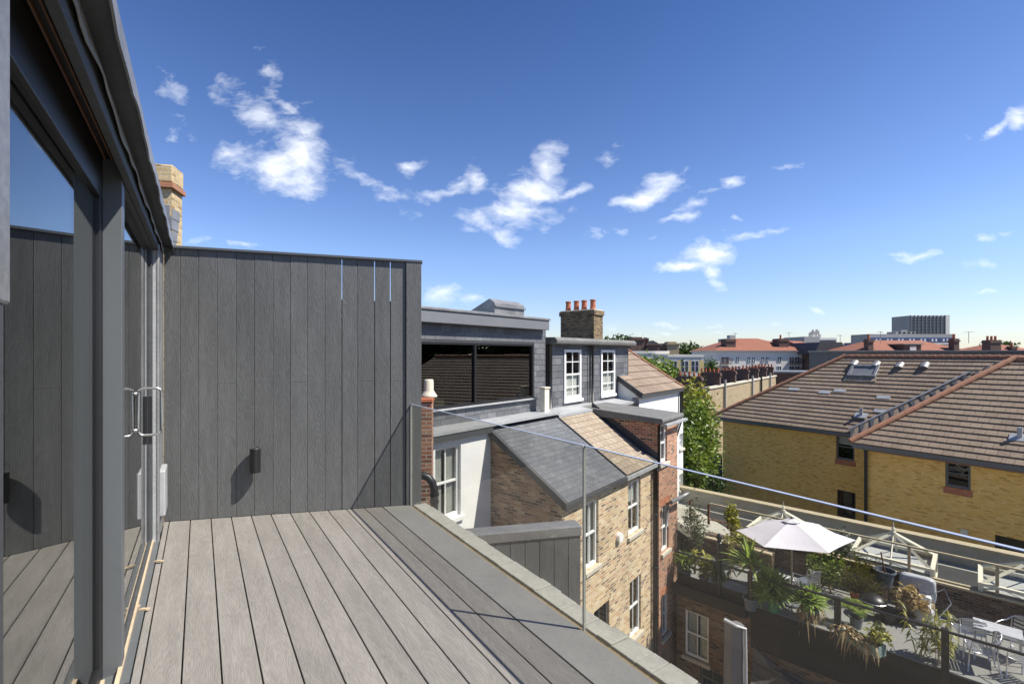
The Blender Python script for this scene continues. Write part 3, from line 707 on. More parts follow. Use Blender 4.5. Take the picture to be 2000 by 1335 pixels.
MB().lathe(pf.p(-.01, .17, -.659), [(.0, 0), (.125, 0), (.125, .03), (.10, .06), (.088, .08), (.072, .11), (.07, .25), (.06, .27), (0, .27)], 18).build('pot', 'stone', pier, smooth=True)
# soil pipe
y0 = 6.35; q0 = V((-1.155, y0, -1.70))
pts = [V((-1.45, y0, -1.615)), V((-1.2, y0, -1.62)), V((-1.12, y0, -1.65)), V((-1.06, y0, -1.72)), V((-1.035, y0, -1.82)), V((-1.035, y0, -5.5))]
sp = thing('soil_pipe', 'black plastic soil pipe bending down just beyond the dark fence', 'pipe', (-1.035, y0, -5.5))
MB().tube(pts, .052, 16).build('pipe', 'black', sp, smooth=True)
m = MB()
for z in (-1.86, -1.95): m.tube([V((-1.035, y0, z)), V((-1.035, y0, z - .035))], .061, 16)
m.build('collar', 'black', sp, smooth=False)

# ================================================================== HOUSE A (slate dormer, white wall, slate lean-to)
VD, VW, VE = -7.52, -6.95, -5.08
uA0, uA1 = 4.6, uz(1064, 700, VD)[0]
uFl = 7.86
hA = thing('terrace_house', 'white rendered terraced house with slate-hung flat dormer and wide dark window', 'house', T.p(8, -7.5, GZ))
TF = lambda v: Fr(gv * v, ev, gv)
FDm = TF(VD)
w_r, wz_t = uz(1041, 672, VD); _, wz_b = uz(1041, 776, VD)
w_l = uz(818, 672, VD)[0]
_, zf_b = uz(1062, 645, VD); _, z_dbot = uz(1064, 802, VD)
zf_t = uz(1073, 622, VD + .2)[1]
m = MB(); wall_open(m, FDm, uA0, uA1, z_dbot - .6, zf_b, [(w_l, w_r, wz_b, wz_t)], .2); m.build('dormer_wall', 'leaddark', hA)
def slates(mb, fr, a0, a1, c0, c1, rows, th=.009):
    courses(mb, fr.p(a0, .002, c0), fr.p(a1, .002, c0), fr.p(a1, .002, c1), fr.p(a0, .002, c1), rows, th)
def courses_v(mb, fr, a0, a1, c0, c1, h, th=.01, z0=0):
    n = max(1, round((c1 - c0) / h))
    for i in range(n):
        za, zb = c0 + (c1 - c0) * i / n, c0 + (c1 - c0) * (i + 1) / n
        r_ = round((za - z0) / h)
        mb.face([fr.p(a0, th, za), fr.p(a1, th, za), fr.p(a1, .002, zb), fr.p(a0, .002, zb)], [(a0, r_ + .01), (a1, r_ + .01), (a1, r_ + .99), (a0, r_ + .99)])
        mb.face([fr.p(a0, 0, za), fr.p(a1, 0, za), fr.p(a1, th, za), fr.p(a0, th, za)], [(a0, r_ + .05), (a1, r_ + .05), (a1, r_ + .1), (a0, r_ + .1)])
m = MB(); sh = .145
courses_v(m, FDm, uA0, uA1, wz_t + .05, zf_b + .02, sh); courses_v(m, FDm, w_r + .05, uA1, wz_b - .05, wz_t + .05, sh)
courses_v(m, FDm, uA0, uA1, z_dbot, wz_b - .05, sh)
m.build('slate_hanging', 'slate', hA)
m = MB(); m.box(FDm, (uA1, uA1 + .03), (-3, .01), (z_dbot - .3, zf_b)); m.build('dormer_cheek', 'leaddark', hA)
# big window
wn = MB(); fw = .05
wn.box(FDm, (w_l, w_l + fw), (-.08, .02), (wz_b, wz_t)); wn.box(FDm, (w_r - fw, w_r - .001), (-.08, .02), (wz_b, wz_t)); wn.box(FDm, (w_l + fw, w_r - fw), (-.08, .02), (wz_t - fw, wz_t)); wn.box(FDm, (w_l + fw, w_r - fw), (-.08, .02), (wz_b, wz_b + fw))
um = uz(928, 700, VD)[0]; wn.box(FDm, (um - .03, um + .03), (-.07, .015), (wz_b + fw, wz_t - fw))
wn = wn.build('dormer_window', 'black', hA)
for (a0, a1) in ((w_l + fw, um - .03), (um + .03, w_r - fw)):
    MB().box(FDm, (a0, a1), (-.04, -.034), (wz_b + fw, wz_t - fw)).build('pane', 'dormerglass', wn)
MB().box(FDm, (w_l, w_r + .1), (.021, .09), (wz_b - .04, wz_b - .005)).build('sill', 'leadlight', wn, bevel=.005)
m = MB()
P = lambda b, e=0: [FDm.p(w_l - .5, b, wz_b - .5), FDm.p(w_r + .4, b, wz_b - .5), FDm.p(w_r + .4, b, wz_t + .1), FDm.p(w_l - .5, b, wz_t + .1)]
A, B = P(-.21), P(-3.2); m.face(B)
for k in range(4): m.face([A[k], A[(k+1) % 4], B[(k+1) % 4], B[k]])
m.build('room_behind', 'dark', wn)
MB().box(FDm, (uz(850, 790, VD)[0], uz(880, 790, VD)[0]), (-.5, -.2), (wz_b - .1, wz_b + .16)).build('desk_box', 'wood', wn)
# fascia and flat roof
uFa = uz(1073, 640, VD + .2)[0]
MB().box(FDm, (uA0, uFa), (.05, .2), (zf_b - .0, zf_t - .06)).build('fascia', 'fascia', hA, bevel=.01, label='grey lead-wrapped fascia of the dormer')
m = MB().box(FDm, (uA0, uFa + .02), (-4.5, .23), (zf_t - .058, zf_t)); m.box(FDm, (uA0, uFa - .05), (-4.5, .04), (zf_b + .03, zf_t - .06)); m.build('flat_roof', 'lead', hA, bevel=.01)
# rooflight wedge on the flat roof
v_r = -8.9; ur0, zr0 = uz(966, 607, v_r); ur1, zr1 = uz(1024, 606, v_r); zr_t = uz(962, 581, v_r)[1]
L0 = Fr(gv * v_r, ev, gv)
m = MB(); m.prism([L0.p(ur0, 0, zf_t + .001), L0.p(ur0, 0, zr_t - .12), L0.p(ur0, -.2, zr_t), L0.p(ur0, -1.5, zf_t + .1), L0.p(ur0, -1.5, zf_t + .001)], ev * (ur1 - ur0))
rl = m.build('rooflight', 'lead', hA, bevel=.01)
m = MB().box(L0, (ur0 - .02, ur1 + .02), (.003, .05), (zr_t - .25, zr_t - .2)); m.box(L0, (ur0 - .02, ur1 + .03), (.003, .09), (zf_t + .002, zf_t + .15)); m.build('kerb', 'fascia', rl, bevel=.005)
# lead ledge (from dormer foot to the white wall)
uWe = uFl
z_led = uz(958, 826, VW)[1]
zb_led = z_dbot + .02
m = MB(); m.prism([T.p(uA0, VD - .05, zb_led + .02), T.p(uA0, VW + .12, z_led + .01), T.p(uA0, VW + .12, z_led - .05), T.p(uA0, VD - .05, zb_led - .15)], ev * (10.45 - uA0))
m.build('lead_ledge', 'leadlight', hA)
MB().box(TF(VW), (uA0, uWe - .02), (.0, .1), (z_led - .19, z_led - .052)).build('gutter_board', 'leaddark', hA)
# vent stub
uu, zz0 = uz(1064, 803, -7.15); uu1 = uz(1081, 803, -7.15)[0]; zz1 = uz(1064, 756, -7.15)[1]
SF = TF(-7.15)
MB().box(SF, (uu, uu + .22), (-.15, .0), (zz0 - .1, zz1 - .05)).build('parapet_stub', 'cream', hA, bevel=.015)
MB().box(SF, (uu - .02, uu + .24), (-.17, .02), (zz1 - .049, zz1)).build('stub_cap', 'stone', hA, bevel=.01)
# white wall and window
fw_ = TF(VW)
wl, wt = uz(850, 866, VW); wr = uz(900, 866, VW)[0]; wt = uz(903, 866, VW)[1]; wb = uz(903, 1003, VW)[1]
m = MB(); wall_open(m, fw_, uA0, uFl - .001, GZ, z_led - .053, [(wl, wr, wb, wt)], .3); m.build('wall', 'render', hA)
sash(hA, fw_, wl, wr, wb, wt, -.07, 2, 1, sill='white', curtain='pair')
# lean-to extension, house A part
uB = 10.46; uE = 12.34
ze = -2.90; zr = -1.66
def roofpt(u, k, dz=0): return T.p(u, VW + (VE + .12 - VW) * k, zr + (ze - zr) * k + dz)
fe = TF(VE)
def window_from(px0, px1, py0, py1, v, pyx=None):
    a0, _ = uz(px0, py0, v); a1, _ = uz(px1, py0, v); xm = (px0 + px1) / 2
    return (min(a0, a1), max(a0, a1), uz(xm, py1, v)[1], uz(xm, py0, v)[1])
W1 = window_from(1143, 1169, 978, 1108, VE); W2 = window_from(1227, 1251, 938, 1040, VE)
W3 = window_from(1230, 1252, 1128, 1240, VE); W4 = window_from(1160, 1190, 1182, 1300, VE)
m = MB(); wall_open(m, fe, uFl, uB - .001, GZ, ze - .06, [W1, W4], .3); m.build('wall', 'stock', hA)
# flank wall follows the roof pitch
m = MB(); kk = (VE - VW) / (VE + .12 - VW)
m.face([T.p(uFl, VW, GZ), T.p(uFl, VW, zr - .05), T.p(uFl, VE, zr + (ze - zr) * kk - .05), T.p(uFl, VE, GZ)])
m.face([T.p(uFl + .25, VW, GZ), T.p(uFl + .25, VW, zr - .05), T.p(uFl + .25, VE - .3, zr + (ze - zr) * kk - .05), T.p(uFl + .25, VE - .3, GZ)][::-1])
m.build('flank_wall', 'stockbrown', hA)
sash(hA, fe, *W1, -.05, 2, 1, curtain='pair', head='stock'); sash(hA, fe, *W4, -.05, 2, 1, mat='frame', head='stock')
m = MB(); courses(m, roofpt(uFl + .02, 1), roofpt(uB, 1), roofpt(uB, 0), roofpt(uFl + .02, 0), 18, .009); m.build('lean_to_roof', 'slateroof', hA)
m = MB(); m.prism([roofpt(uFl - .09, 0, .03), roofpt(uFl - .09, 1.01, .03), roofpt(uFl - .09, 1.01, -.13), roofpt(uFl - .09, 0, -.13)], ev * .10); m.build('verge_board', 'leaddark', hA)
m = MB(); m.prism([roofpt(uFl + .3, 0, -.02), roofpt(uFl + .3, 1, -.02), roofpt(uFl + .3, 1, -.06), roofpt(uFl + .3, 0, -.06)], ev * (uB - uFl - .3)); m.build('roof_deck', 'black', hA)
MB().box(fe, (uFl - .1, uB - .002), (.04, .15), (ze - .115, ze - .01)).build('gutter', 'leaddark', hA, bevel=.01)

# ================================================================== HOUSE B
hB = thing('terrace_house', 'terraced house with two white sash windows in a slate dormer, brick rear and four-pot chimney', 'house', T.p(13, -7.5, GZ))
b0 = uz(1078, 700, VD)[0]; b1 = uz(1226, 700, VD)[0]
zt = uz(1222, 676, VD)[1]; zb = uz(1222, 768, VD)[1]
dz0 = uz(1085, 800, VD)[1]
S1 = window_from(1101, 1134, 682, 780, VD); S2 = window_from(1173, 1200, 683, 768, VD)
zs_t = (S1[3] + S2[3]) / 2; zs_b = (S1[2] + S2[2]) / 2
S1 = (S1[0], S1[1], zs_b, zs_t); S2 = (S2[0], S2[1], zs_b, zs_t)
zlow = min(zb, dz0) - .05
m = MB(); wall_open(m, FDm, b0, b1, zlow, zt, [S1, S2], .2); m.build('dormer_wall', 'leaddark', hB)
m = MB()
for (a0, a1) in ((b0, S1[0] - .04), (S1[1] + .04, S2[0] - .04), (S2[1] + .04, b1)): courses_v(m, FDm, a0, a1, zlow, zt, .2, .012)
courses_v(m, FDm, S1[0] - .04, S1[1] + .04, zlow, zs_b - .06, .2, .012); courses_v(m, FDm, S2[0] - .04, S2[1] + .04, zlow, zs_b - .06, .2, .012)
courses_v(m, FDm, S1[0] - .04, S1[1] + .04, zs_t + .02, zt, .1, .012); courses_v(m, FDm, S2[0] - .04, S2[1] + .04, zs_t + .02, zt, .1, .012)
m.build('slate_hanging', 'slate', hB)
MB().box(FDm, (b1, b1 + .03), (-3, .01), (zlow, zt)).build('dormer_cheek', 'leaddark', hB)
for S in (S1, S2):
    w_ = sash(hB, FDm, *S, .03, 2, 2, sill='white', curtain='low', fw=.085)
m = MB(); m.prism([T.p(b0 - .15, VD - 4.5, zt), T.p(b0 - .15, VD + .02, zt), T.p(b0 - .15, VD + .26, zt + .02), T.p(b0 - .15, VD + .28, zt + .12), T.p(b0 - .15, VD + .2, zt + .2), T.p(b0 - .15, VD - 4.5, zt + .24)], ev * (b1 - b0 + .3))
m.build('flat_roof', 'felt', hB, bevel=.02)
m = MB(); um_ = uz(1157, 700, VD + .06)[0]
m.tube([T.p(um_, VD + .07, zt - .02), T.p(um_, VD + .07, zlow + .1)], .035, 10); m.tube([T.p(um_ - .18, VD + .07, zt - .02), T.p(um_ - .18, VD + .07, zlow + .1)], .02, 8); m.tube([T.p(um_ - .18, VD + .1, zt - .06), T.p(um_ + .05, VD + .1, zt - .06)], .03, 8)
m.build('downpipe', 'black', hB, smooth=True)
MB().tube([T.p(b0 - .1, VD + .0, zt - .02), T.p(b0 - .1, VD + .0, zlow - .1)], .07, 10).build('downpipe', 'black', hB, smooth=True)
# lead apron under the dormer
za = uz(1100, 812, VW)[1]
m = MB(); m.prism([T.p(10.452, VD - .05, zlow + .12), T.p(10.452, VW + .1, zr + .05), T.p(10.452, VW + .1, zr - .02), T.p(10.452, VD - .05, zlow - .15)], ev * (b1 + .9 - 10.452)); m.build('lead_apron', 'leadlight', hB)
# rest of lean-to
m = MB(); wall_open(m, fe, uB, uE, GZ, ze - .06, [W2, W3], .3); m.build('wall', 'stock', hB)
sash(hB, fe, *W2, -.05, 2, 1, curtain='pale_sheet', head='stock'); sash(hB, fe, *W3, -.05, 2, 1, head='stock')
m = MB(); courses(m, roofpt(uB + .01, 1, .02), roofpt(uE, 1, .02), roofpt(uE, 0, .02), roofpt(uB + .01, 0, .02), 12, .016); m.build('lean_to_roof', 'tanroof', hB)
m = MB(); m.prism([roofpt(uB + .01, 0, -.02), roofpt(uB + .01, 1, -.02), roofpt(uB + .01, 1, -.06), roofpt(uB + .01, 0, -.06)], ev * (uE - uB)); m.build('roof_deck', 'black', hB)
MB().tube([roofpt(uB, 0, .03), roofpt(uB, 1, .03)], .022, 8).build('party_ridge', 'leaddark', hB)
m = MB(); m.prism([roofpt(uE - .16, 0, .05), roofpt(uE - .16, 1.0, .05), roofpt(uE - .16, 1.0, .03), roofpt(uE - .16, 0, .03)], ev * .17); m.prism([roofpt(uE - .01, 0, .05), roofpt(uE - .01, 1.0, .05), roofpt(uE - .01, 1.0, .24), roofpt(uE - .01, 0, .24)], ev * .03)
m.build('step_flashing', 'leaddark', hB)
MB().box(fe, (uB, uE - .04), (.04, .15), (ze - .115, ze - .01)).build('gutter', 'leadlight', hB, bevel=.01)
# round vent
p = T.p(uz(1207, 1048, VE)[0], VE + .001, uz(1207, 1048, VE)[1])
MB().tube([p, p + gv * .09], .11, 18).build('extractor_vent', 'white', hB, smooth=False)
# downpipe between
m = MB(); m.tube([T.p(uE - .1, VE + .1, ze - .05), T.p(uE - .1, VE + .1, GZ)], .045, 10); m.tube([T.p(uE + .02, VE + .15, -1.9), T.p(uE + .02, VE + .15, ze - .1), T.p(uE - .08, VE + .12, ze - .25)], .04, 10)
for z in (-4.2, -5.6, -7): m.tube([T.p(uE - .1, VE + .1, z), T.p(uE - .1, VE + .1, z - .06)], .058, 10)
m.build('downpipe', 'black', hB, smooth=True)
# bay block with flat lead roof
VB = -4.93; u2 = 13.72; zbt = -1.86
fb = TF(VB)
W5 = window_from(1288, 1303, 828, 903, VB); W6 = window_from(1292, 1306, 985, 1075, VB); W7 = window_from(1293, 1306, 1158, 1240, VB)
m = MB(); wall_open(m, fb, uE, u2, GZ, zbt, [W5, W6, W7], .25)
m.face([T.p(uE, VW - .6, GZ), T.p(uE, VW - .6, zbt + .15), T.p(uE, VB, zbt), T.p(uE, VB, GZ)]); m.face([T.p(u2, VW - .6, GZ), T.p(u2, VW - .6, zbt + .15), T.p(u2, VB, zbt), T.p(u2, VB, GZ)][::-1])
m.build('bay_wall', 'red', hB, label='orange red brick block with a flat dark roof')
for W in (W5, W6, W7): sash(hB, fb, *W, -.05, 2, 1, head='orange', rm=.0, rd=.4)
m = MB(); m.prism([T.p(uE - .12, VW - .35, -1.56), T.p(uE - .12, VB + .14, -1.72), T.p(uE - .12, VB + .16, -1.79), T.p(uE - .12, VB + .12, -1.87), T.p(uE - .12, VW - .35, -1.8)], ev * (u2 - uE + .25))
m.build('bay_roof', 'felt', hB, bevel=.02)
MB().box(fb, (uE - .06, u2 + .16), (.163, .25), (-1.93, -1.86)).build('gutter', 'leadlight', hB, bevel=.01)
m = MB(); zh = uz(1300, 972, VB)[1]
m.tube([T.p(uE + .2, VB + .25, zh), T.p(u2 + .1, VB + .28, zh - .05)], .055, 10); m.tube([T.p(uE + .35, VB + .08, zh - .7), T.p(uE + .35, VB + .1, zh - .1), T.p(uE + .3, VB + .24, zh - .02)], .045, 10)
m.build('hopper_pipe', 'lead', hB, smooth=True)
# chimney of house B
vc = -9.6; uc = uz(1160, 660, vc)[0]; ztc = uz(1160, 603, vc)[1]
CB = Fr(T.p(uc, vc, 0), ev, gv)
vlen = 1.26
vl = hitp(1095, 660, ev * uc, ev).dot(gv); vlen = vc - vl
we = uz(1180, 660, vc)[0] - uc - .12
ck = MB().box(CB, (0, we), (-vlen, 0), (-1.2, ztc - .12)).build('chimney', 'chimbrick', hB, label='sooty brick chimney with four terracotta pots')
MB().box(CB, (-.05, we + .05), (-vlen - .05, .05), (ztc - .24, ztc - .05)).build('corbel', 'chimbrick', ck, bevel=.01)
MB().box(CB, (-.02, we + .02), (-vlen - .02, .02), (ztc - .049, ztc)).build('flaunching', 'stone', ck, bevel=.02)
for px in (1110, 1126, 1141, 1158):
    b_ = hitp(px, 600, ev * (uc + we / 2), ev).dot(gv) - vc
    MB().lathe(CB.p(we / 2, b_, ztc - .002), [(0, 0), (.13, 0), (.13, .06), (.115, .1), (.105, .36), (.125, .38), (.125, .43), (.095, .43), (.085, .3), (0, .3)], 16).build('chimney_pot', 'terracotta', ck, smooth=False)

# ================================================================== HOUSE C
hC = thing('terrace_house', 'white rendered house with brown tiled sloping roof past the brick rear', 'house', T.p(16, -7, GZ))
VC = -6.75; c0, c1 = 15.18, 19.1
fc = TF(VC); zec = -1.38
WC1 = window_from(1327, 1334, 846, 875, VC); WC2 = window_from(1327, 1334, 925, 955, VC)
m = MB(); wall_open(m, fc, c0, c1 - .12, GZ, zec - .1, [WC1, WC2], .25)
m.face([T.p(c0, VC, GZ), T.p(c0, VC, zec - .1), T.p(c0, -9.0, .02), T.p(c0, -9.0, GZ)]); m.face([T.p(c1 - .12, VC, GZ), T.p(c1 - .12, VC, zec - .1), T.p(c1 - .12, -9.0, .02), T.p(c1 - .12, -9.0, GZ)][::-1])
m.build('wall', 'render', hC)
sash(hC, fc, *WC1, -.08, 1, 1); sash(hC, fc, *WC2, -.08, 1, 1)
m = MB(); courses(m, T.p(c0 - .08, VC + .15, zec), T.p(c1, VC + .15, zec), T.p(c1, -9.1, .18), T.p(c0 - .08, -9.1, .18), 7, .035); m.build('roof', 'brownroof', hC)
m = MB(); m.prism([T.p(c0 - .1, VC + .15, zec - .02), T.p(c0 - .1, -9.1, .17), T.p(c0 - .1, -9.1, .05), T.p(c0 - .1, VC + .15, zec - .12)], ev * (c1 - c0 + .1)); m.build('eaves_board', 'leaddark', hC)
MB().tube([T.p(c0 - .08, VC + .17, zec + .02), T.p(c0 - .08, -9.1, .22)], .04, 8).build('verge', 'leaddark', hC)
m = MB(); m.tube([T.p(c1 + .0, VC + .17, zec + .03), T.p(c1, -9.1, .23)], .045, 8); m.build('verge', 'hip', hC)
m = MB(); ux = c1 - .15
m.tube([T.p(ux, VC + .1, zec - .1), T.p(ux, VC + .1, zec - 1.1), T.p(ux - .15, VC + .12, zec - 1.3), T.p(ux - .8, VC + .14, zec - 1.9), T.p(ux - .9, VC + .12, zec - 2.1), T.p(ux - .9, VC + .12, GZ)], .065, 10); m.build('downpipe', 'black', hC, smooth=True)

# ================================================================== TERRACE BUILDING
ZF = -6.3
RO = V((6.01, 11.95, 0)); RX = V((.726, -.688, 0)).normalized(); RY = V((.688, .726, 0)).normalized()
RF = Fr(RO, RX, RY)                                             # b away from the camera
RN = Fr(RO, RX, -RY)                                            # b towards the camera
def ra(px, py, b=0.0):
    p = hitp(px, py, RO + RY * b, RY); return (p - RO).dot(RX), p.z
aL = -1.95; aM = ra(1465, 1180)[0]; aR = 8.0
tb = thing('terrace_building', 'dark brick rear building with a grey roof terrace and black lower wall', 'building', RF.p(2, 2, GZ))
TW = (ra(1337, 1240)[0], ra(1384, 1240)[0], ra(1360, 1287)[1], ra(1360, 1197)[1])
TW2 = (ra(1367, 1320)[0], ra(1414, 1320)[0], GZ + 1.0, ra(1390, 1308)[1])
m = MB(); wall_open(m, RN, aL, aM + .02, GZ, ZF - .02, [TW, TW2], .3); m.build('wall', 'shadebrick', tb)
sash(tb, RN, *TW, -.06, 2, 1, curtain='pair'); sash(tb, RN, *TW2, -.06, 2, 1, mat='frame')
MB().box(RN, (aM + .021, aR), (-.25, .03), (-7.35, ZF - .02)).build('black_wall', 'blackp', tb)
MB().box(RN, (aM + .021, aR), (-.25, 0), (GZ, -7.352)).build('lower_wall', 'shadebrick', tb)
WO = RF.p(-.6, 2.75, 0); WX = RX; WY = RY
WFr = Fr(WO, WX, WY); WN = Fr(WO, WX, -WY)
q = lambda a, b: V((WO + WX * a + WY * b).to_tuple())
m = MB(); m.prism([RF.p(aL, .0, ZF - .3), RF.p(aR, .0, ZF - .3), q(9.5, .1) + V((0, 0, ZF - .3)), q(-1.5, .1) + V((0, 0, ZF - .3))], (0, 0, .3)); m.build('terrace_floor', 'floor', tb)
ZW = -5.60
aS = .45
m = MB(); m.box(WN, (aS, 9.5), (-.22, 0), (GZ, ZW)); m.box(WN, (-1.6, aS - .002), (-.22, .45), (GZ, ZW - .22)); m.build('back_wall', 'oldwall', tb)
m = MB(); m.box(WN, (aS, 9.5), (-.05, .04), (ZW + .001, ZW + .05)); m.box(WN, (aS, 9.5), (-.2, -.12), (ZW + .001, ZW + .07)); m.box(WN, (-1.6, aS), (.36, .5), (ZW - .219, ZW - .17)); m.build('wall_coping', 'woodcream', tb)
# main flat roof behind and its parapet
ZR = -5.95; po = V((7.0, 18.9, 0)); pdx = V((6.5, -6.35, 0)).normalized(); PN = Fr(po, pdx, V((-pdx.y, pdx.x)) * -1)
pz = lambda px, py: None
m = MB(); m.prism([q(-2.2, .225) + V((0, 0, ZR - .3)), q(11, .225) + V((0, 0, ZR - .3)), PN.p(13, 0, ZR - .3), PN.p(-2.4, 0, ZR - .3)], (0, 0, .3)); m.build('flat_roof', 'concrete', tb)
m = MB(); m.prism([q(-1, 1.0) + V((0, 0, ZR + .002)), q(11, .95) + V((0, 0, ZR + .002)), PN.p(12.5, .45, ZR + .002), PN.p(.5, .45, ZR + .002)], (0, 0, .03)); m.build('roof_covering', 'blackfelt', tb)
YO = 1 if (PN.Y.y < 0) else -1
m = MB(); m.box(PN, (-2.4, 13), (-.25, 0), (GZ, -5.42)); m.build('parapet', 'concrete', tb)
m = MB(); m.box(PN, (-2.4, 13), (-.28, .04), (-5.418, -5.35)); m.build('parapet_coping', 'woodcream', tb)
# roof rail behind the low wall
rail2 = thing('roof_railing', 'slim timber railing above the dark brick wall behind the terrace', 'railing', q(4, -.0) + V((0, 0, ZW)))
def wa_(px, py, b=0.0):
    p = hitp(px, py, WO + WY * b, WY); return (p - WO).dot(WX), p.z
zt2 = -4.87
for px in (1346, 1382, 1420, 1775, 1948):
    a = wa_(px, 1050)[0]
    MB().box(WN, (a - .03, a + .03), (-.12, -.06), (ZW + .05, zt2 - .02)).build('post', 'woodbrown' if px < 1500 else 'wood', rail2)
MB().box(WN, (-1.5, 9.5), (-.12, -.06), (zt2 - .018, zt2 + .02)).build('rail', 'woodcream', rail2)
MB().box(WN, (-1.5, wa_(1432, 1050)[0]), (-.115, -.065), (ZW + .2, ZW + .24)).build('rail', 'woodbrown', rail2)
# front black railing
rl1 = thing('terrace_railing', 'black metal railing with thick square posts along the roof terrace edge', 'railing', RN.p(3, .05, ZF))
zrl = -5.5
MB().box(RN, (aL, aR), (.0, .045), (zrl - .03, zrl + .012)).build('rail', 'black', rl1)
MB().box(RN, (aL, aM), (.0, .03), (zrl - .35, zrl - .32)).build('rail', 'black', rl1)
for px in (1465, 1636, 1846):
    a = ra(px, 1180)[0]; wdt = .045 if px < 1500 else .06
    MB().box(RN, (a - wdt, a + wdt), (-.06, .06), (ZF - .3, zrl + .03)).build('post', 'black', rl1, bevel=.004)
pp = ra(1405, 1060); o = RN.p(pp[0], .0, 0)
po_ = thing('iron_post', 'tall black iron post with ball finial beside the left planters', 'post', (o.x, o.y, ZF))
MB().lathe((o.x, o.y, 0), [(0, ZF - .3), (.07, ZF - .3), (.07, -4.95), (.05, -4.93), (.05, -4.88), (.085, -4.84), (.06, -4.76), (.03, -4.72), (0, -4.72)], 12).build('post', 'black', po_, smooth=False)
MB().box(RN, (aL, aM - .05), (.0, .18), (ZF - .32, ZF - .02)).build('planter_shelf', 'blackp', tb)
# balcony fabric screen on the rail (left part)
MB().box(RN, (aL + .05, aM - .05), (.02, .03), (ZF + .0, ZF + .22)).build('mesh_screen', 'blackp', rl1)

# planters and plants on the left shelf
def ribbon(m, base, az, L, droop, wdt, up=1.0, n=5):
    d = V((math.cos(az), math.sin(az), 0)); s_ = V((-math.sin(az), math.cos(az), 0)); pts = []
    for i in range(n + 1):
        t = i / n
        pts.append((base + d * (L * t * math.cos(up) ) + V((0, 0, L * (math.sin(up) * t - droop * t * t))), wdt * (1 - t) ** .7 * (.5 + t if t < .3 else 1)))
    for (p, w0), (p2, w1) in zip(pts, pts[1:]):
        i = len(m.v); m.v += [p - s_ * w0, p + s_ * w0, p2 + s_ * w1, p2 - s_ * w1]; m.f.append((i, i+1, i+2, i+3)); m.uv.append(None)
def rosette(m, c, n, L, wdt, seed, lo=-.2, hi=1.45, droop=.22):
    rn = random.Random(seed)
    for k in range(n):
        ribbon(m, V(c), rn.uniform(0, 6.283), L * rn.uniform(.75, 1.1), droop * rn.uniform(.5, 1.3), wdt, rn.uniform(lo, hi))
def pot(t, c, r, h, mat='terracotta', soil=True):
    c = V(c)
    MB().lathe(c, [(0, 0), (r * .72, 0), (r * .95, h * .86), (r * 1.06, h * .86), (r * 1.06, h), (r * .92, h), (r * .9, h * .9)], 18).build('pot', mat, t, smooth=False)
    MB().lathe(c, [(0, h * .9), (r * .92, h * .9)], 18).build('soil', 'soil', t)
def plant_at(px, py, z, dz=0):
    p = hitz(px, py, z); return p
def deadleaves(m, c, n, L, seed):
    rn = random.Random(seed)
    for k in range(n): ribbon(m, V(c) + V((rn.gauss(0, .08), rn.gauss(0, .08), 0)), rn.uniform(0, 6.28), L * rn.uniform(.6, 1), 1.1, .03, rn.uniform(-.9, .3))

# small bamboo pots on the shelf
for k, (px, hh, lab) in enumerate(((1336, .42, 'bushy leafy plant in a dark tub against the brick corner'), (1370, .5, 'upright bright leafy bamboo in the black planter, middle of the three left tubs'), (1395, .36, 'small leafy plant just left of the tall black iron post'))):
    a = ra(px, 1120)[0]; c = RN.p(a, -.16, ZF)
    t = thing('potted_plant', lab, 'plant', c, 'leafy pots on the left end of the terrace')
    pot(t, c, .13, .26, 'plasticgrey')
    m = MB(); rn = random.Random(k)
    for s_ in range(16):
        b_ = c + V((rn.gauss(0, .06), rn.gauss(0, .06), .25)); tp = b_ + V((rn.gauss(0, .13), rn.gauss(0, .13), hh * rn.uniform(.6, 1.4)))
        for j in range(13):
            u_ = rn.uniform(.25, 1); ribbon(m, b_.lerp(tp, u_), rn.uniform(0, 6.28), .24, .4, .028, rn.uniform(-.2, .9), 3)
    m.build('leaves', G1 if k != 1 else G6, t)
# olive-like tree at brick corner
oc = RN.p(ra(1337, 1100)[0], -.7, ZF)
oc = V((oc.x, oc.y, ZF))
t = thing('olive_tree', 'wispy grey-green olive tree beside the brick corner', 'tree', oc)
m = MB(); m.tube([oc, oc + V((.03, 0, .7)), oc + V((-.02, .03, 1.4))], .03, 6, .012)
for k in range(8):
    a = k * .8; m.tube([oc + V((0, 0, .6 + .1 * k)), oc + V((math.cos(a) * .22, math.sin(a) * .22, .95 + .1 * k))], .01, 4, .004)
m.build('trunk', 'bark', t)
f = MB(); foliage(f, oc + V((0, 0, 1.35)), (.28, .28, .55), 900, .05, 5, 14, aspect=2.4); f.build('crown', G4, t)
# yuccas
def yucca(px, py, ztip, zbase, L, n, label, seed, potmat='terracotta', dead=0, heads=1, w_=.05, dx=(0, 0)):
    p = hitz(px, py, ztip); base = V((p.x, p.y, zbase))
    t = thing('yucca', label, 'plant', base)
    pot(t, base, .17, .3, potmat)
    m = MB(); tr = MB(); rn = random.Random(seed)
    for h in range(heads):
        c = p + V((rn.uniform(-.18, .18), rn.uniform(-.18, .18), rn.uniform(-.3, .15))) if h else p
        rosette(m, c, n, L * (1 if not h else rn.uniform(.75, 1)), w_, seed + h)
        tr.tube([base + V((0, 0, .25)), c], .025, 6)
    tr.build('trunk', 'bark', t); m.build('leaves', G3, t)
    if dead:
        d_ = MB(); deadleaves(d_, p + V((0, 0, -.12)), dead, .42, seed); d_.build('dead_leaves', G7, t)
    return t
yucca(1466, 1098, -5.15, ZF, .74, 62, 'single spiky yucca head on a thin trunk in front of the parasol', 3, 'plasticgrey')
yucca(1512, 1145, -5.7, ZF, .6, 95, 'dense clump of spiky yucca heads in a green pot at the railing', 8, 'plasticgreen', 0, 6)
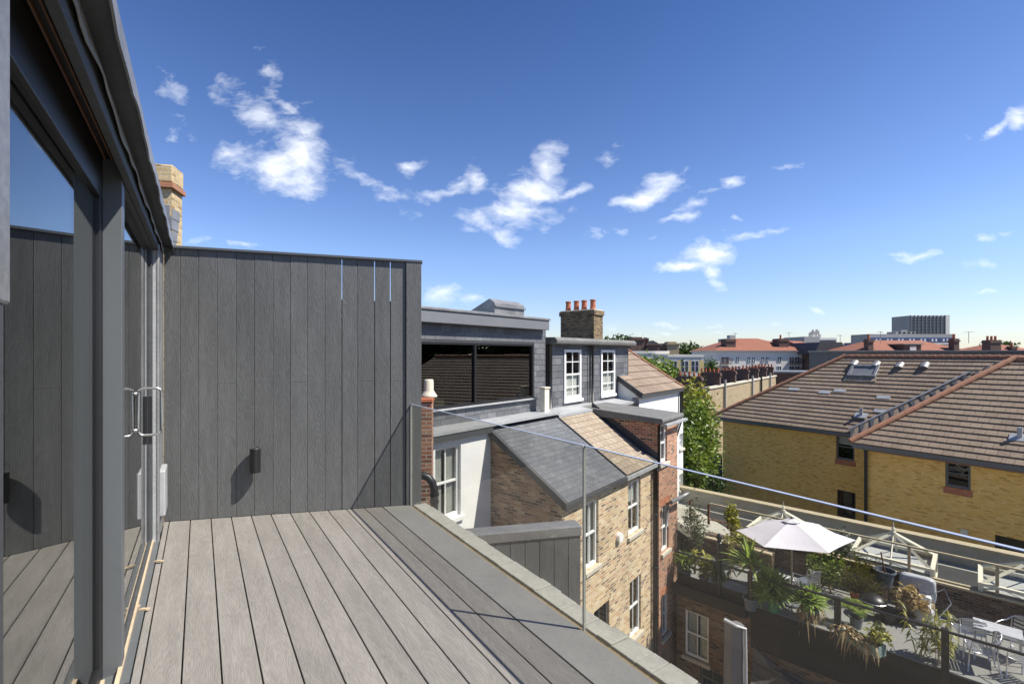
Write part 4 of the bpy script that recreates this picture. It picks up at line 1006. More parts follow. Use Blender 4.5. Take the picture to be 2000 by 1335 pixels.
yucca(1585, 1172, -5.85, ZF, .5, 70, 'yucca with brown dead leaves spilling over the black wall edge', 14, 'plasticgrey', 80, 3)
# cycad / fern
p = hitz(1672, 1195, -5.95); base = V((p.x, p.y, ZF))
t = thing('fern', 'bright green fern with broad arching fronds behind the railing', 'plant', base)
pot(t, base, .14, .26, 'plasticgrey'); m = MB()
for k in range(9):
    az = k * .7 + .2; L = .62; up = .75 + .15 * (k % 3); d = V((math.cos(az), math.sin(az), 0)); s_ = V((-math.sin(az), math.cos(az), 0))
    for i in range(18):
        u_ = .12 + .88 * i / 18; c = p + d * (L * u_ * math.cos(up)) + V((0, 0, L * (math.sin(up) * u_ - .55 * u_ * u_)))
        ll = .12 * math.sin(3.1 * min(1, u_ + .08)) + .02
        for sg in (-1, 1):
            a = c + s_ * sg * ll + d * .03 - V((0, 0, .02)); m.face([c, c + d * .022, a + d * .01, a])
m.build('fronds', G1, t)
# trough with dead plants
pa, pb = hitz(1648, 1222, ZF + .22), hitz(1722, 1262, ZF + .22); ax = (pb - pa); tl = ax.length; TFm = Fr(V((pa.x, pa.y, 0)), ax)
t = thing('planter_trough', 'long grey green planter trough of dried plants lying along the railing', 'planter', (pa.x, pa.y, ZF))
m = MB(); m.box(TFm, (0, tl), (-.14, -.12), (ZF, ZF + .22)); m.box(TFm, (0, tl), (.12, .14), (ZF, ZF + .22)); m.box(TFm, (0, .02), (-.12, .12), (ZF, ZF + .22)); m.box(TFm, (tl - .02, tl), (-.12, .12), (ZF, ZF + .22)); m.build('trough', 'trough', t)
MB().box(TFm, (.02, tl - .02), (-.119, .119), (ZF + .01, ZF + .17)).build('soil', 'soil', t)
m = MB()
for k in range(9): deadleaves(m, TFm.p(tl * (k + .3) / 9, -.1, ZF + .26), 9, .34, 40 + k)
m.build('dead_leaves', G7, t)
f = MB(); foliage(f, TFm.p(tl * .9, .05, ZF + .42), (.16, .16, .16), 260, .06, 8, 8, aspect=2); f.build('leaves', G6, t)
# rosemary
p = hitz(1680, 1122, -5.55); base = V((p.x, p.y, ZF))
t = thing('rosemary_bush', 'large olive-brown rosemary bush in a terracotta pot against the back wall', 'plant', base)
pot(t, base, .24, .36, 'terracotta')
m = MB(); rn = random.Random(4)
for k in range(170):
    a = rn.uniform(0, 6.28); el = rn.uniform(.1, 1.45); L = rn.uniform(.55, 1.08); b_ = base + V((rn.gauss(0, .07), rn.gauss(0, .07), .3))
    dr = V((math.cos(a) * math.cos(el) * .62, math.sin(a) * math.cos(el) * .62, math.sin(el)))
    for j in range(24):
        c = b_ + dr * L * (.25 + .75 * j / 24); q_ = V((rn.gauss(0, 1), rn.gauss(0, 1), rn.gauss(0, 1))).normalized()
        m.face([c, c + q_ * .055 + dr * .04, c + dr * .034])
m.build('sprigs', G5, t)
# climbing / low plants by the wall
def vine(label, px, py, z, rad, n, mat, seed, leaf=.06, name='climbing_plant', cat='plant', loc=None):
    p = hitz(px, py, z) if loc is None else loc
    t = thing(name, label, cat, (p.x, p.y, ZF))
    m = MB(); rn = random.Random(seed); prev = V((p.x, p.y, ZF))
    for k in range(4):
        m.tube([prev, V((p.x + rn.gauss(0, rad[0] * .4), p.y + rn.gauss(0, rad[1] * .4), p.z - rad[2] * .4)), V((p.x + rn.gauss(0, rad[0] * .6), p.y + rn.gauss(0, rad[1] * .6), p.z + rad[2] * .6))], .01, 5, .004)
    m.build('stems', 'cane', t)
    f = MB(); foliage(f, p, rad, n, leaf, seed, 12, aspect=1.6); f.build('leaves', mat, t); return t
vine('yellow-green vine climbing the brown rail post behind the yucca', 1430, 1012, -4.9, (.16, .16, .42), 420, G6, 5, .08)
vine('yellow-green creeper spreading over the wall top left of the parasol', 1447, 1048, -5.4, (.5, .3, .22), 900, G6, 6, .08)
vine('thin pink-stemmed climber on a cane between the posts and yucca', 1427, 1085, -5.7, (.07, .07, .45), 160, G6, 7, .04)
vine('dark ivy mound under the parasol by the back wall', 1622, 1112, -5.7, (.4, .28, .36), 1100, G1, 8, .07)
vine('small upright green seedling left of the little aluminium chair back', 1586, 1098, -5.7, (.12, .12, .22), 160, G1, 9, .08)
vine('sparse grey-leaved climber on the rail right of the parasol', 1640, 1062, -5.1, (.26, .2, .4), 420, G4, 10, .06)
vine('pale dried grass tuft in front of the covered furniture', 1782, 1172, -5.8, (.32, .25, .26), 520, G7, 11, .1, 'dried_grass')
# bamboo canes by the right post
bp = RN.p(ra(1835, 1260)[0], -.22, ZF)
t = thing('bamboo', 'tall sparse bamboo with yellowing leaves beside the thick black rail post', 'plant', bp)
m = MB(); f = MB(); rn = random.Random(2)
for k in range(13):
    b_ = bp + RX * rn.uniform(-.42, .12) + RY * rn.uniform(-.05, .15); tp = b_ + V((rn.gauss(0, .12), rn.gauss(0, .12), rn.uniform(.6, 1.15)))
    m.tube([b_, b_.lerp(tp, .5), tp], .008, 5, .004)
    for j in range(24): ribbon(f, b_.lerp(tp, rn.uniform(.25, 1)), rn.uniform(0, 6.28), .18, .7, .02, rn.uniform(-.4, .6), 3)
m.build('canes', 'cane', t); f.build('leaves', G6, t)

# parasol
pc = V((7.05, 12.0, 0)); PA = V((pc.x, pc.y, -4.22)); zrim = -4.56; rr = 1.3
par = thing('parasol', 'open pale lilac-white garden parasol over the roof terrace', 'parasol', (pc.x, pc.y, ZF))
tilt = Matrix.Rotation(R(5), 3, V((-.75, -.65, 0)).normalized())
m = MB(); ang = [R(32 + 60 * k) for k in range(6)]; NS = 6; idx = {}
def cpt(k, f_, r_):
    a0, a1 = ang[k % 6], ang[(k + 1) % 6]
    p0 = V((math.cos(a0), math.sin(a0), 0)); p1 = V((math.cos(a1), math.sin(a1), 0)); p_ = p0.lerp(p1, f_) * rr * r_
    sag = 4 * f_ * (1 - f_)
    edge = 1 - .05 * sag * r_
    z = (-4.20) + (zrim + 4.20) * (r_ ** 1.15) - .035 * sag * r_ * (1 if r_ < .98 else .6)
    return PA + tilt @ (V((p_.x * edge, p_.y * edge, z - PA.z)))
RR = [.09, .25, .45, .65, .83, 1.0]
for k in range(6):
    for i in range(len(RR) - 1):
        for j in range(NS):
            m.face([cpt(k, j / NS, RR[i]), cpt(k, j / NS, RR[i+1]), cpt(k, (j+1) / NS, RR[i+1]), cpt(k, (j+1) / NS, RR[i])])
cn_ = m.build('canopy', 'parasol', par)
cn_.modifiers.new('weld', 'WELD').merge_threshold = .001; so = cn_.modifiers.new('solid', 'SOLIDIFY'); so.thickness = .006
m = MB()
for k in range(6):
    for j in range(3): m.face([cpt(k, j / 3, .02) + V((0, 0, .05)), cpt(k, j / 3, .17) + V((0, 0, .035)), cpt(k, (j+1) / 3, .17) + V((0, 0, .035)), cpt(k, (j+1) / 3, .02) + V((0, 0, .05))])
m.build('vent_cap', 'parasol', par)
m = MB().tube([V((pc.x, pc.y, ZF)), PA + V((0, 0, -.02))], .022, 10); m.build('pole', 'woodcream', par)
m = MB()
for k in range(6):
    m.tube([PA + V((0, 0, -.01)), cpt(k, 0, .97) - V((0, 0, .02))], .009, 5)
m.build('ribs', 'black', par)
MB().lathe(PA + V((0, 0, .05)), [(0, 0), (.035, 0), (.03, .04), (0, .07)], 10).build('finial', 'black', par)
MB().lathe(V((pc.x, pc.y, ZF)), [(.25, 0), (.25, .05), (.05, .09), (.05, .3), (0, .3)], 18).build('base', 'plasticgrey', par)

# bistro chair prototype (local coordinates, faces -y)
def bistro(label, loc, rz):
    t = thing('bistro_chair', label, 'chair', loc, 'aluminium bistro chairs on the roof terrace', rz)
    m = MB()
    for sx_ in (-1, 1):
        m.tube([(sx_ * .24, -.22, 0), (sx_ * .25, -.2, .42), (sx_ * .27, -.16, .62), (sx_ * .275, 0, .645), (sx_ * .25, .17, .66), (sx_ * .2, .24, .74), (sx_ * .1, .28, .79), (0, .29, .80)], .0125, 8)
        m.tube([(sx_ * .24, .26, 0), (sx_ * .21, .2, .43), (sx_ * .2, .23, .72)], .0125, 8)
        m.tube([(sx_ * .21, .2, .42), (sx_ * .245, -.2, .42)], .011, 6)
    m.tube([(-.245, -.2, .42), (.245, -.2, .42)], .011, 6); m.tube([(-.23, .23, .12), (.23, .23, .12)], .007, 5)
    m.build('frame', 'alu', t, smooth=True, local=True)
    L = Fr((0, 0, 0), (1, 0), (0, 1)); m = MB()
    for k in range(7): m.box(L, (-.21, .21), (-.19 + k * .056, -.15 + k * .056), (.425, .435))
    m.build('seat', 'alu', t, local=True)
    m = MB()
    for k in range(4): m.box(L, (-.18, .18), (.215 + k * .018, .225 + k * .018), (.50 + k * .075, .55 + k * .075))
    m.build('backrest', 'alu', t, local=True); return t
def at(px, py, z): p = hitz(px, py, z); return (p.x, p.y, ZF)
c0_ = bistro('aluminium bistro chair at the near end of the table, its back to the brick wall', at(1893, 1230, ZF + .43), R(150))
copy_tree(c0_, at(1575, 1134, ZF + .43), R(200), 'small lone aluminium bistro chair under the right edge of the parasol')
copy_tree(c0_, at(1915, 1264, ZF + .43), R(235), 'aluminium bistro chair pulled up to the table on the railing side')
copy_tree(c0_, at(1986, 1245, ZF + .43), R(-75), 'aluminium bistro chair behind the table at the right edge')
copy_tree(c0_, at(2012, 1290, ZF + .43), R(190), 'aluminium bistro chair nearest the camera, cut off by the right edge')
p = hitz(1948, 1226, ZF + .68); tf = Fr((p.x, p.y, 0), RX)
tab = thing('bistro_table', 'small rectangular grey metal table between the bistro chairs', 'table', (p.x, p.y, ZF))
MB().box(tf, (-.36, .36), (-.24, .24), (ZF + .66, ZF + .685)).build('tabletop', 'palecover', tab, bevel=.006)
for sx_ in (-1, 1):
    for sy_ in (-1, 1): MB().tube([tf.p(.32 * sx_, .2 * sy_, ZF + .66), tf.p(.34 * sx_, .22 * sy_, ZF)], .014, 8).build('leg', 'alu', tab, smooth=True)
# grey draped bench behind the yuccas
p = hitz(1527, 1128, ZF + .35); bf = Fr((p.x, p.y, 0), RX)
t = thing('covered_bench', 'low bench under a crumpled grey sheet behind the yuccas', 'bench', (p.x, p.y, ZF))
m = MB(); nx, ny = 14, 6; rn = random.Random(12)
hgt = [[ZF + .42 - .28 * (abs(j / ny - .5) * 2) ** 3 + rn.uniform(-.02, .02) for j in range(ny + 1)] for i in range(nx + 1)]
for i in range(nx):
    for j in range(ny): m.face([bf.p(-.55 + 1.1 * a / nx, -.25 + .5 * b / ny, hgt[a][b]) for a, b in ((i, j), (i+1, j), (i+1, j+1), (i, j+1))])
m.build('sheet', 'palecover', t)
m = MB(); m.box(bf, (-.5, .5), (-.2, .2), (ZF + .05, ZF + .34)); m.build('bench', 'woodbrown', t)
# bucket planter on wooden stand with tool handle
p = hitz(1728, 1112, ZF + .95); base = V((p.x, p.y, ZF))
t = thing('bucket_planter', 'grey bucket-shaped planter with a stick, raised on a wooden post', 'planter', base)
MB().box(Fr(base, RX), (-.05, .05), (-.05, .05), (0, .55)).build('stand', 'wood', t)
MB().lathe(base + V((0, 0, .551)), [(0, 0), (.14, 0), (.2, .36), (.235, .36), (.235, .40), (.21, .40), (.195, .30)], 22).build('pot', 'plasticgrey', t)
MB().lathe(base + V((0, 0, .551)), [(0, .3), (.197, .3)], 22).build('soil', 'soil', t)
MB().tube([base + V((.02, 0, .8)), base + V((-.08, .02, 1.38))], .016, 6).build('stick', 'woodbrown', t)
# white covered furniture
p = hitz(1790, 1178, ZF + .35); cf = Fr((p.x, p.y, 0), RX)
t = thing('covered_armchair', 'reclining garden seat wrapped in shiny pale grey cover beside the back wall', 'armchair', (p.x, p.y, ZF))
def blob(fr, a, b, c, rnd_s, mat, name, parent, amp=.02, res=6):
    bm = bmesh.new(); bmesh.ops.create_cube(bm, size=1); bmesh.ops.subdivide_edges(bm, edges=bm.edges, cuts=res, use_grid_fill=True)
    rn = random.Random(rnd_s); mb = MB()
    for v_ in bm.verts:
        q_ = v_.co * 2; l = (abs(q_.x) ** 6 + abs(q_.y) ** 6 + abs(q_.z) ** 6) ** (1 / 6)
        q_ = q_ / max(l, .001) * (1 + rn.uniform(-amp, amp))
        v_.co = q_
    mb.v = [fr.p(a[0] + (a[1] - a[0]) * (v_.co.x + 1) / 2, b[0] + (b[1] - b[0]) * (v_.co.y + 1) / 2, c[0] + (c[1] - c[0]) * (v_.co.z + 1) / 2) for v_ in bm.verts]
    mb.f = [tuple(v_.index for v_ in f_.verts) for f_ in bm.faces]; mb.uv = [None] * len(mb.f); bm.free()
    return mb.build(name, mat, parent, smooth=True)
blob(cf, (-.32, .32), (-.3, .35), (ZF + .02, ZF + .42), 1, 'palecover', 'seat_cover', t, .03)
blob(cf, (-.34, .34), (.2, .42), (ZF + .3, ZF + .92), 2, 'palecover', 'back_cover', t, .03)
blob(cf, (-.26, .26), (.05, .22), (ZF + .42, ZF + .56), 3, 'white', 'cushion', t, .04)
# leaning frame
p = hitz(1835, 1184, ZF + .4); lf = Fr((p.x, p.y, 0), RX)
t = thing('metal_frame', 'bare thin metal frame leaning beside the covered seat', 'frame', (p.x, p.y, ZF))
MB().tube([lf.p(-.16, -.2, ZF + .1), lf.p(-.2, .1, ZF + .55), lf.p(.08, .25, ZF + .75), lf.p(.2, .1, ZF + .5), lf.p(-.05, -.22, ZF + .15)], .012, 6).build('tube', 'alu', t)
# kettle barbecue and stacked black tubs
p = hitz(1705, 1170, ZF + .42); base = V((p.x, p.y, ZF))
t = thing('kettle_barbecue', 'black round kettle barbecue with shiny lid below the raised bucket', 'barbecue', base)
MB().lathe(base + V((0, 0, .2)), [(0, 0), (.16, .04), (.25, .14), (.27, .2), (.27, .215), (.24, .27), (.14, .34), (0, .36)], 22).build('bowl', 'black', t, smooth=True)
MB().lathe(base + V((0, 0, .2)), [(.272, .2), (.285, .207), (.272, .215)], 22).build('rim', 'alu', t)
for k in range(3): MB().tube([base + V((.12 * math.cos(k * 2.1), .12 * math.sin(k * 2.1), .24)), base + V((.25 * math.cos(k * 2.1), .25 * math.sin(k * 2.1), 0))], .012, 6).build('leg', 'black', t)
for k, (px, py, lab) in enumerate(((1735, 1205, 'black tub on the floor right of the barbecue'), (1768, 1210, 'black tub with white rim marks in front of the covered seat'))):
    c = V(at(px, py, ZF + .1)); t = thing('tub', lab, 'tub', c, 'black tubs on the terrace floor'); pot(t, c, .19, .24, 'black')

# roof lanterns
def lantern(label, loc, rz):
    t = thing('roof_lantern', label, 'skylight', loc, 'cream framed glass roof lanterns', rz)
    L = Fr((0, 0, 0), (1, 0), (0, 1)); A, B, h0, h1 = .82, .62, .5, 1.08
    m = MB()
    for sx_ in (-1, 1):
        for sy_ in (-1, 1):
            m.box(L, (sx_ * A - .04, sx_ * A + .04), (sy_ * B - .04, sy_ * B + .04), (0, h0)); m.tube([(sx_ * A, sy_ * B, h0 + .02), (0, 0, h1)], .045, 4)
    for z0, z1 in ((0, .1), (h0, h0 + .07)):
        for s_ in (-1, 1):
            m.box(L, (-A - .045, A + .045), (s_ * B - .045, s_ * B + .045), (z0 + .001, z1)); m.box(L, (s_ * A - .043, s_ * A + .043), (-B + .046, B - .046), (z0 + .002, z1 - .001))
    for s_ in (-1, 1): m.tube([(0, s_ * B, h0 + .04), (0, 0, h1)], .02, 4); m.box(L, (-.025, .025), (s_ * B - .03, s_ * B + .03), (.1, h0)); m.box(L, (s_ * A - .03, s_ * A + .03), (-.025, .025), (.1, h0))
    m.build('frame', 'cream', t, local=True)
    g_ = MB(); P_ = [V((-A, -B, h0 + .03)), V((A, -B, h0 + .03)), V((A, B, h0 + .03)), V((-A, B, h0 + .03))]
    for k in range(4):
        a, b = P_[k], P_[(k + 1) % 4]; g_.face([a, b, V((0, 0, h1 - .01))]); g_.face([V((a.x, a.y, .1)), V((b.x, b.y, .1)), V((b.x, b.y, h0)), V((a.x, a.y, h0))])
    g_.build('glazing', 'lanternglass', t, local=True)
    MB().box(L, (-A + .05, A - .05), (-B + .05, B - .05), (.36, .40)).build('pale_sheet', 'curtain', t, local=True)  # pale sheet added inside the lantern, standing for the panes' pale reflection
    MB().lathe((0, 0, h1 - .03), [(0, 0), (.05, 0), (.06, .06), (.03, .1), (.045, .14), (.012, .2), (.008, .32), (0, .34)], 12).build('finial', 'cream', t, local=True)
    return t
zl = ZR + .035
rzl = math.atan2(pdx.y, pdx.x)
def lat(px, py): p = hitz(px, py, zl + 1.08); return (p.x, p.y, zl)
l0 = lantern('cream glass roof lantern half hidden behind the parasol', lat(1530, 998), rzl)
copy_tree(l0, lat(1745, 1040), rzl, 'cream glass roof lantern with finial, fully seen right of the parasol')
copy_tree(l0, lat(2012, 1098), rzl, 'cream glass roof lantern cut off by the right edge')

# courtyard things below
p = hitz(1436, 1216, -6.1); sf = Fr((p.x, p.y, 0), (1, -.25))
t = thing('covered_parasol', 'tall closed parasol wrapped in grey cloth in the shaded courtyard', 'parasol', (p.x, p.y, GZ))
m = MB(); prof = [(-.24, .02), (-.2, .13), (-.05, .12), (.06, .16), (.15, .1), (.2, -.02), (.1, -.12), (-.1, -.1)]
lv = [(GZ, 1.0), (-8, 1.02), (-7, .98), (-6.6, .95), (-6.25, .92), (-6.12, .97)]
R_ = [[sf.p(x * k + .012 * math.sin(i * 7 + j * 3), y * k, z + (.06 if (j == len(lv) - 1 and i < 2) else 0)) for i, (x, y) in enumerate(prof)] for j, (z, k) in enumerate(lv)]
for a, b in zip(R_, R_[1:]):
    for i in range(8): m.face([a[i], a[(i+1) % 8], b[(i+1) % 8], b[i]])
m.face(R_[-1]); m.build('cover', 'greycloth', t)
MB().tube([sf.p(.205, -.1, GZ), sf.p(.2, -.1, -7), sf.p(.19, -.09, -6.14), sf.p(.0, -.12, -6.1), sf.p(-.24, -.02, -6.04)], .035, 8).build('hem', 'palecover', t)
# tarpaulin over the courtyard
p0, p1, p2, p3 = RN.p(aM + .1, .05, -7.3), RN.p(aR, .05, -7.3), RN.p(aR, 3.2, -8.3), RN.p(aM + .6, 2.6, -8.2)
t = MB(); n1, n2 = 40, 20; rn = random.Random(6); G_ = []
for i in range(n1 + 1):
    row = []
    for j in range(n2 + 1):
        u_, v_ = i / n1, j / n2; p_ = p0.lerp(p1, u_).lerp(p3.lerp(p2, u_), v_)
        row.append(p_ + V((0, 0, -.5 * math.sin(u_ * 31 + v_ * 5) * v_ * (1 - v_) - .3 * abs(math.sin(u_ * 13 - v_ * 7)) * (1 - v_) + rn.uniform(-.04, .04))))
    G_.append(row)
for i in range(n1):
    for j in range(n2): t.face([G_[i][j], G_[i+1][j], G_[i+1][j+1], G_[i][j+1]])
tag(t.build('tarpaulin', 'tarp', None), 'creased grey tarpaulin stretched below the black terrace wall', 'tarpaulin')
p = hitz(1530, 1328, -7.9); pf2 = Fr((p.x, p.y, 0), RX)
t = thing('slatted_box', 'pale slatted timber panel at the bottom edge below the tarpaulin', 'panel', (p.x, p.y, -8.2))
m = MB()
for k in range(6): m.box(pf2, (-.3, .3), (-.25 + k * .09, -.175 + k * .09), (-7.92, -7.9))
m.build('slats', 'wood', t)
m = MB()
for a in (-.28, .24): m.box(pf2, (a, a + .04), (-.25, .27), (-8.2, -7.921))
m.build('battens', 'wood', t)
# garden plants low at the corner of the terrace building
c_ = RN.p(-1.2, 1.4, GZ)

# ================================================================== YELLOW BUILDING
yb = thing('yellow_brick_building', 'yellow brick building with brown tiled hipped roofs beyond the terrace', 'building', D.p(9, 26, GZ))
YF1 = Fr(nv * 25.06, -dv, -nv)         # a = -s ; b towards the camera
YF2 = Fr(nv * 22.5, -dv, -nv)
def ya(fr, px, py):
    p = hitp(px, py, fr.o, fr.Y); return (p - fr.o).dot(fr.X), p.z
zev = -3.62
aL1 = ya(YF1, 1412, 850)[0]; aR1 = ya(YF1, 1700, 850)[0] + 1.5
aL2 = ya(YF2, 1686, 870)[0]; aR2 = 7.0
Y1 = (ya(YF1, 1633, 880)[0], ya(YF1, 1669, 880)[0], ya(YF1, 1650, 898)[1], zev - .12)
Y2 = (ya(YF1, 1635, 980)[0], ya(YF1, 1671, 980)[0], ya(YF1, 1650, 1010)[1], ya(YF1, 1650, 958)[1])
Y3 = (ya(YF2, 1846, 920)[0], ya(YF2, 1896, 920)[0], ya(YF2, 1870, 953)[1], zev - .16)
Y4 = (ya(YF2, 1943, 1060)[0], ya(YF2, 2030, 1060)[0], ya(YF2, 1970, 1110)[1], ya(YF2, 1970, 1049)[1])
m = MB(); wall_open(m, YF1, aL1, aR1, GZ, zev - .05, [Y1, Y2], .3); wall_open(m, YF2, aL2, aR2, GZ, zev - .05, [Y3, Y4], .3)
m.face([YF2.p(aL2, 0, GZ), YF2.p(aL2, 0, zev - .05), YF2.p(aL2, -2.5, zev - .05), YF2.p(aL2, -2.5, GZ)])
m.face([YF1.p(aL1, 0, GZ), YF1.p(aL1, 0, zev - .05), YF1.p(aL1, -10, zev - .05), YF1.p(aL1, -10, GZ)])
m.build('wall', 'yellow', yb)
for k, (Y, fr) in enumerate(((Y1, YF1), (Y2, YF1), (Y3, YF2), (Y4, YF2))):
    w_ = sash(yb, fr, *Y, -.05, 1, 1, mat='frame' if k in (0, 2) else 'black', sill=None, fw=.07, curtain='pale_sheet' if k == 0 else None)
    MB().box(fr, (Y[0] - .05, Y[1] + .05), (-.05, .012), (Y[2] - .24, Y[2] - .002)).build('brick_sill', 'orange', w_)
m = MB(); m.box(YF1, (aL1, aR1), (0, .015), (zev - .25, zev - .17)); m.box(YF2, (aL2, aR2), (0, .015), (zev - .3, zev - .2)); m.build('soldier_course', 'orange', yb)
m = MB(); m.box(YF1, (aL1 - .35, ya(YF1, 1684, 850)[0] + .2), (-.06, .3), (zev - .2, zev - .03)); m.box(YF1, (aL1 - .35, ya(YF1, 1684, 850)[0]), (.3, .42), (zev - .13, zev - .01))
m.box(YF2, (aL2 - .25, aR2), (-.06, .3), (zev - .22, zev - .03)); m.box(YF2, (aL2 - .25, aR2), (.3, .42), (zev - .15, zev - .01)); m.build('fascia', 'frame', yb)
m = MB(); a_ = ya(YF1, 1681, 900)[0]; m.tube([YF2.p(aL2 + .12, .1, zev - .2), YF2.p(aL2 + .12, .1, GZ)], .06, 8); m.build('downpipe', 'black', yb)
MB().box(YF2, (ya(YF2, 1877, 1037)[0], ya(YF2, 1891, 1037)[0]), (0, .08), (ya(YF2, 1884, 1042)[1], ya(YF2, 1884, 1033)[1])).build('vent_grille', 'cream', yb)
# roof 1
k1 = 4.95; zrg = -.19
EL1 = YF1.p(aL1 - .4, .4, zev); ER1 = YF1.p(-2.0, .4, zev)
ax_ = hitz(1650, 697, zrg)
s_ap = -((ax_ - nv * 25.06).dot(dv))
TL1 = YF1.p(-(ax_.dot(dv)), -(ax_.dot(nv) - 25.06), zrg); TR1 = YF1.p(-1.0, -(ax_.dot(nv) - 25.06), zrg)
nr1 = (ER1 - EL1).cross(TL1 - EL1).normalized()
if nr1.z < 0: nr1 = -nr1
m = MB(); courses(m, EL1, ER1, TR1, TL1, 19, .045)
bl = YF1.p(aL1 - .4, -10.4, zev); m.face([EL1, TL1, bl]); m.face([TL1, TR1, YF1.p(-1, -10.4, zev), bl])
m.build('roof', 'yroof', yb)
# roof 2
EL2 = YF2.p(aL2 - .3, .4, zev)
T2 = hitp(1983, 702, ER1 + V((0, 0, 0)), V((0, 0, 1))) if False else None
zr2 = -.25; c2 = EL2; ap2 = hitz(1983, 702.5, zr2)
ER2 = YF2.p(aR2 + .4, .4, zev); bb = -(ap2.dot(nv) - 22.5); TR2 = YF2.p(aR2 - 3.2, bb, zr2)
m = MB(); courses(m, EL2, ER2, TR2, ap2, 18, .045)
m.face([ER2, YF2.p(aR2 + .4, bb * 2 - .4, zev), TR2]); m.face([ap2, TR2, YF2.p(aR2 + .4, bb * 2 - .4, zev), YF2.p(-(ap2.dot(dv)) - 3, bb * 2, zev)])
m.build('roof', 'yroof', yb)
# strip between the wing hip and the valley on roof 1
va = hitp(1662, 841, EL1, nr1); vb = hitp(1900, 728, EL1, nr1); vd = hitp(1962, 703, EL1, nr1)
m = MB(); nst = 16
hip0, hip1 = EL2, ap2
for i in range(nst):
    a, b = i / nst, (i + 1) / nst; h0, h1 = hip0.lerp(hip1, a), hip0.lerp(hip1, b); v0, v1 = va.lerp(vd, a), va.lerp(vd, b)
    m.face([h0, h1, v1 + nr1 * .05, v0 + nr1 * .05])
m.build('valley_slope', 'yroof', yb)
m = MB(); m.prism([va + nr1 * .05, va + nr1 * .05 + V((-.1, .05, 0)), va + nr1 * .11 + V((-.1, .05, 0)), va + nr1 * .11], (vb - va)); m.build('valley_flashing', 'leadlight', yb)
m = MB()
for i in range(15):
    a = i / 15; h0 = hip0.lerp(hip1, a) + V((0, 0, .06)); v0 = va.lerp(vd, a) + nr1 * .07; v1 = va.lerp(vd, a + .035) + nr1 * .07
    m.prism([h0, v0, v1], (0, 0, .02))
m.build('lead_soakers', 'leaddark', yb)
def hiptiles(p, q_, n, r, name='hip_tiles', mat='hip'):
    m = MB()
    for i in range(n):
        a, b = p.lerp(q_, i / n), p.lerp(q_, (i + 1.12) / n)
        m.tube([a + V((0, 0, .0)), b + V((0, 0, .03))], r, 10)
    return m.build(name, mat, yb, smooth=False)
hiptiles(EL1 + V((0, 0, .05)), TL1 + V((0, 0, .05)), 18, .095); hiptiles(EL2 + V((0, 0, .06)), ap2 + V((0, 0, .06)), 18, .11)
hiptiles(TL1 + V((0, 0, .03)), TR1 + V((0, 0, .03)), 34, .085, 'ridge_tiles'); hiptiles(ap2 + V((0, 0, .03)), TR2 + V((0, 0, .03)), 20, .12, 'ridge_tiles')
# roof window, vents
def onroof(px, py, dz=.05): return hitp(px, py, EL1 + nr1 * dz, nr1)
A_, B_, C_, D_ = onroof(1659, 739), onroof(1716, 739), onroof(1713, 713), onroof(1662, 711)
cen = (A_ + B_ + C_ + D_) / 4; xa = -dv; ya_ = nr1.cross(xa).normalized(); ya_ = ya_ if ya_.z > 0 else -ya_
wv_, hv_ = abs((B_ - A_).dot(xa)) / 2, .42
class F3:
    def __init__(s, o, X, Y, Z): s.o, s.X, s.Y, s.Z = V(o), X, Y, Z
    def p(s, a, b, c): return s.o + s.X * a + s.Y * b + s.Z * c
K = F3(cen, xa, ya_, nr1)
m = MB(); m.box(K, (-wv_, wv_), (-hv_, -hv_ + .12), (-.05, .12)); m.box(K, (-wv_, wv_), (hv_ - .12, hv_), (-.05, .12)); m.box(K, (-wv_, -wv_ + .12), (-hv_ + .12, hv_ - .12), (-.05, .12)); m.box(K, (wv_ - .12, wv_), (-hv_ + .12, hv_ - .12), (-.05, .12))
vw = m.build('roof_window', 'lead', yb, bevel=.01)
MB().box(K, (-wv_ + .12, wv_ - .12), (-hv_ + .12, hv_ - .12), (.0, .06)).build('pane', 'fascia', vw)
MB().box(K, (-wv_ - .08, wv_ + .08), (-hv_ - .28, -hv_ - .005), (.0, .02)).build('apron', 'tanroof', vw)
for px, py in ((1668, 709), (1711, 711), (1757, 713), (1806, 713)):
    c = onroof(px, py); k_ = F3(c, xa, ya_, nr1); m = MB()
    n = 8
    for i in range(n):
        a0, a1 = math.pi * i / n, math.pi * (i + 1) / n; P_ = lambda t_, z: k_.p(math.cos(t_) * .17, z, math.sin(t_) * .14 + .02)
        m.face([P_(a0, -.22), P_(a1, -.22), P_(a1, .18) - nr1 * .08, P_(a0, .18) - nr1 * .08]); m.face([k_.p(0, -.22, .02), P_(a0, -.22), P_(a1, -.22)])
    m.build('roof_vent', 'lead', yb)
for px, py in ((1682, 812), (1992, 856)):
    c = onroof(px, py) if px < 1700 else hitp(px, py, EL2, (ER2 - EL2).cross(ap2 - EL2).normalized()); k_ = F3(c, xa, ya_, nr1)
    m = MB(); m.box(k_, (-.25, .25), (-.16, .16), (.03, .06)); m.tube([c, c + V((0, 0, .38))], .07, 10); m.build('vent_pipe', 'leadlight', yb)
m = MB()
for px, py in ((1530, 759), (1590, 765), (1620, 762), (1705, 775), (1700, 802)): 
    c = onroof(px + 20, py); k_ = F3(c, xa, ya_, nr1); MB().box(k_, (-.26, .26), (-.1, .1), (-.045, .006)).build('replaced_tile', 'leadlight', yb, label='pale replacement tile')
# grey parapet block behind the ridge
bk = thing('flat_roof_block', 'long low grey parapet just behind the brown tiled ridge', 'building', (30, 38, GZ))
BF = Fr((21.5, 30.5, 0), (.97, -.2))
MB().box(BF, (.0, 13.5), (0, 6), (GZ, .12)).build('wall', 'felt', bk)
MB().box(BF, (-.1, 13.6), (-.1, 6), (.121, .2)).build('coping', 'lead', bk)

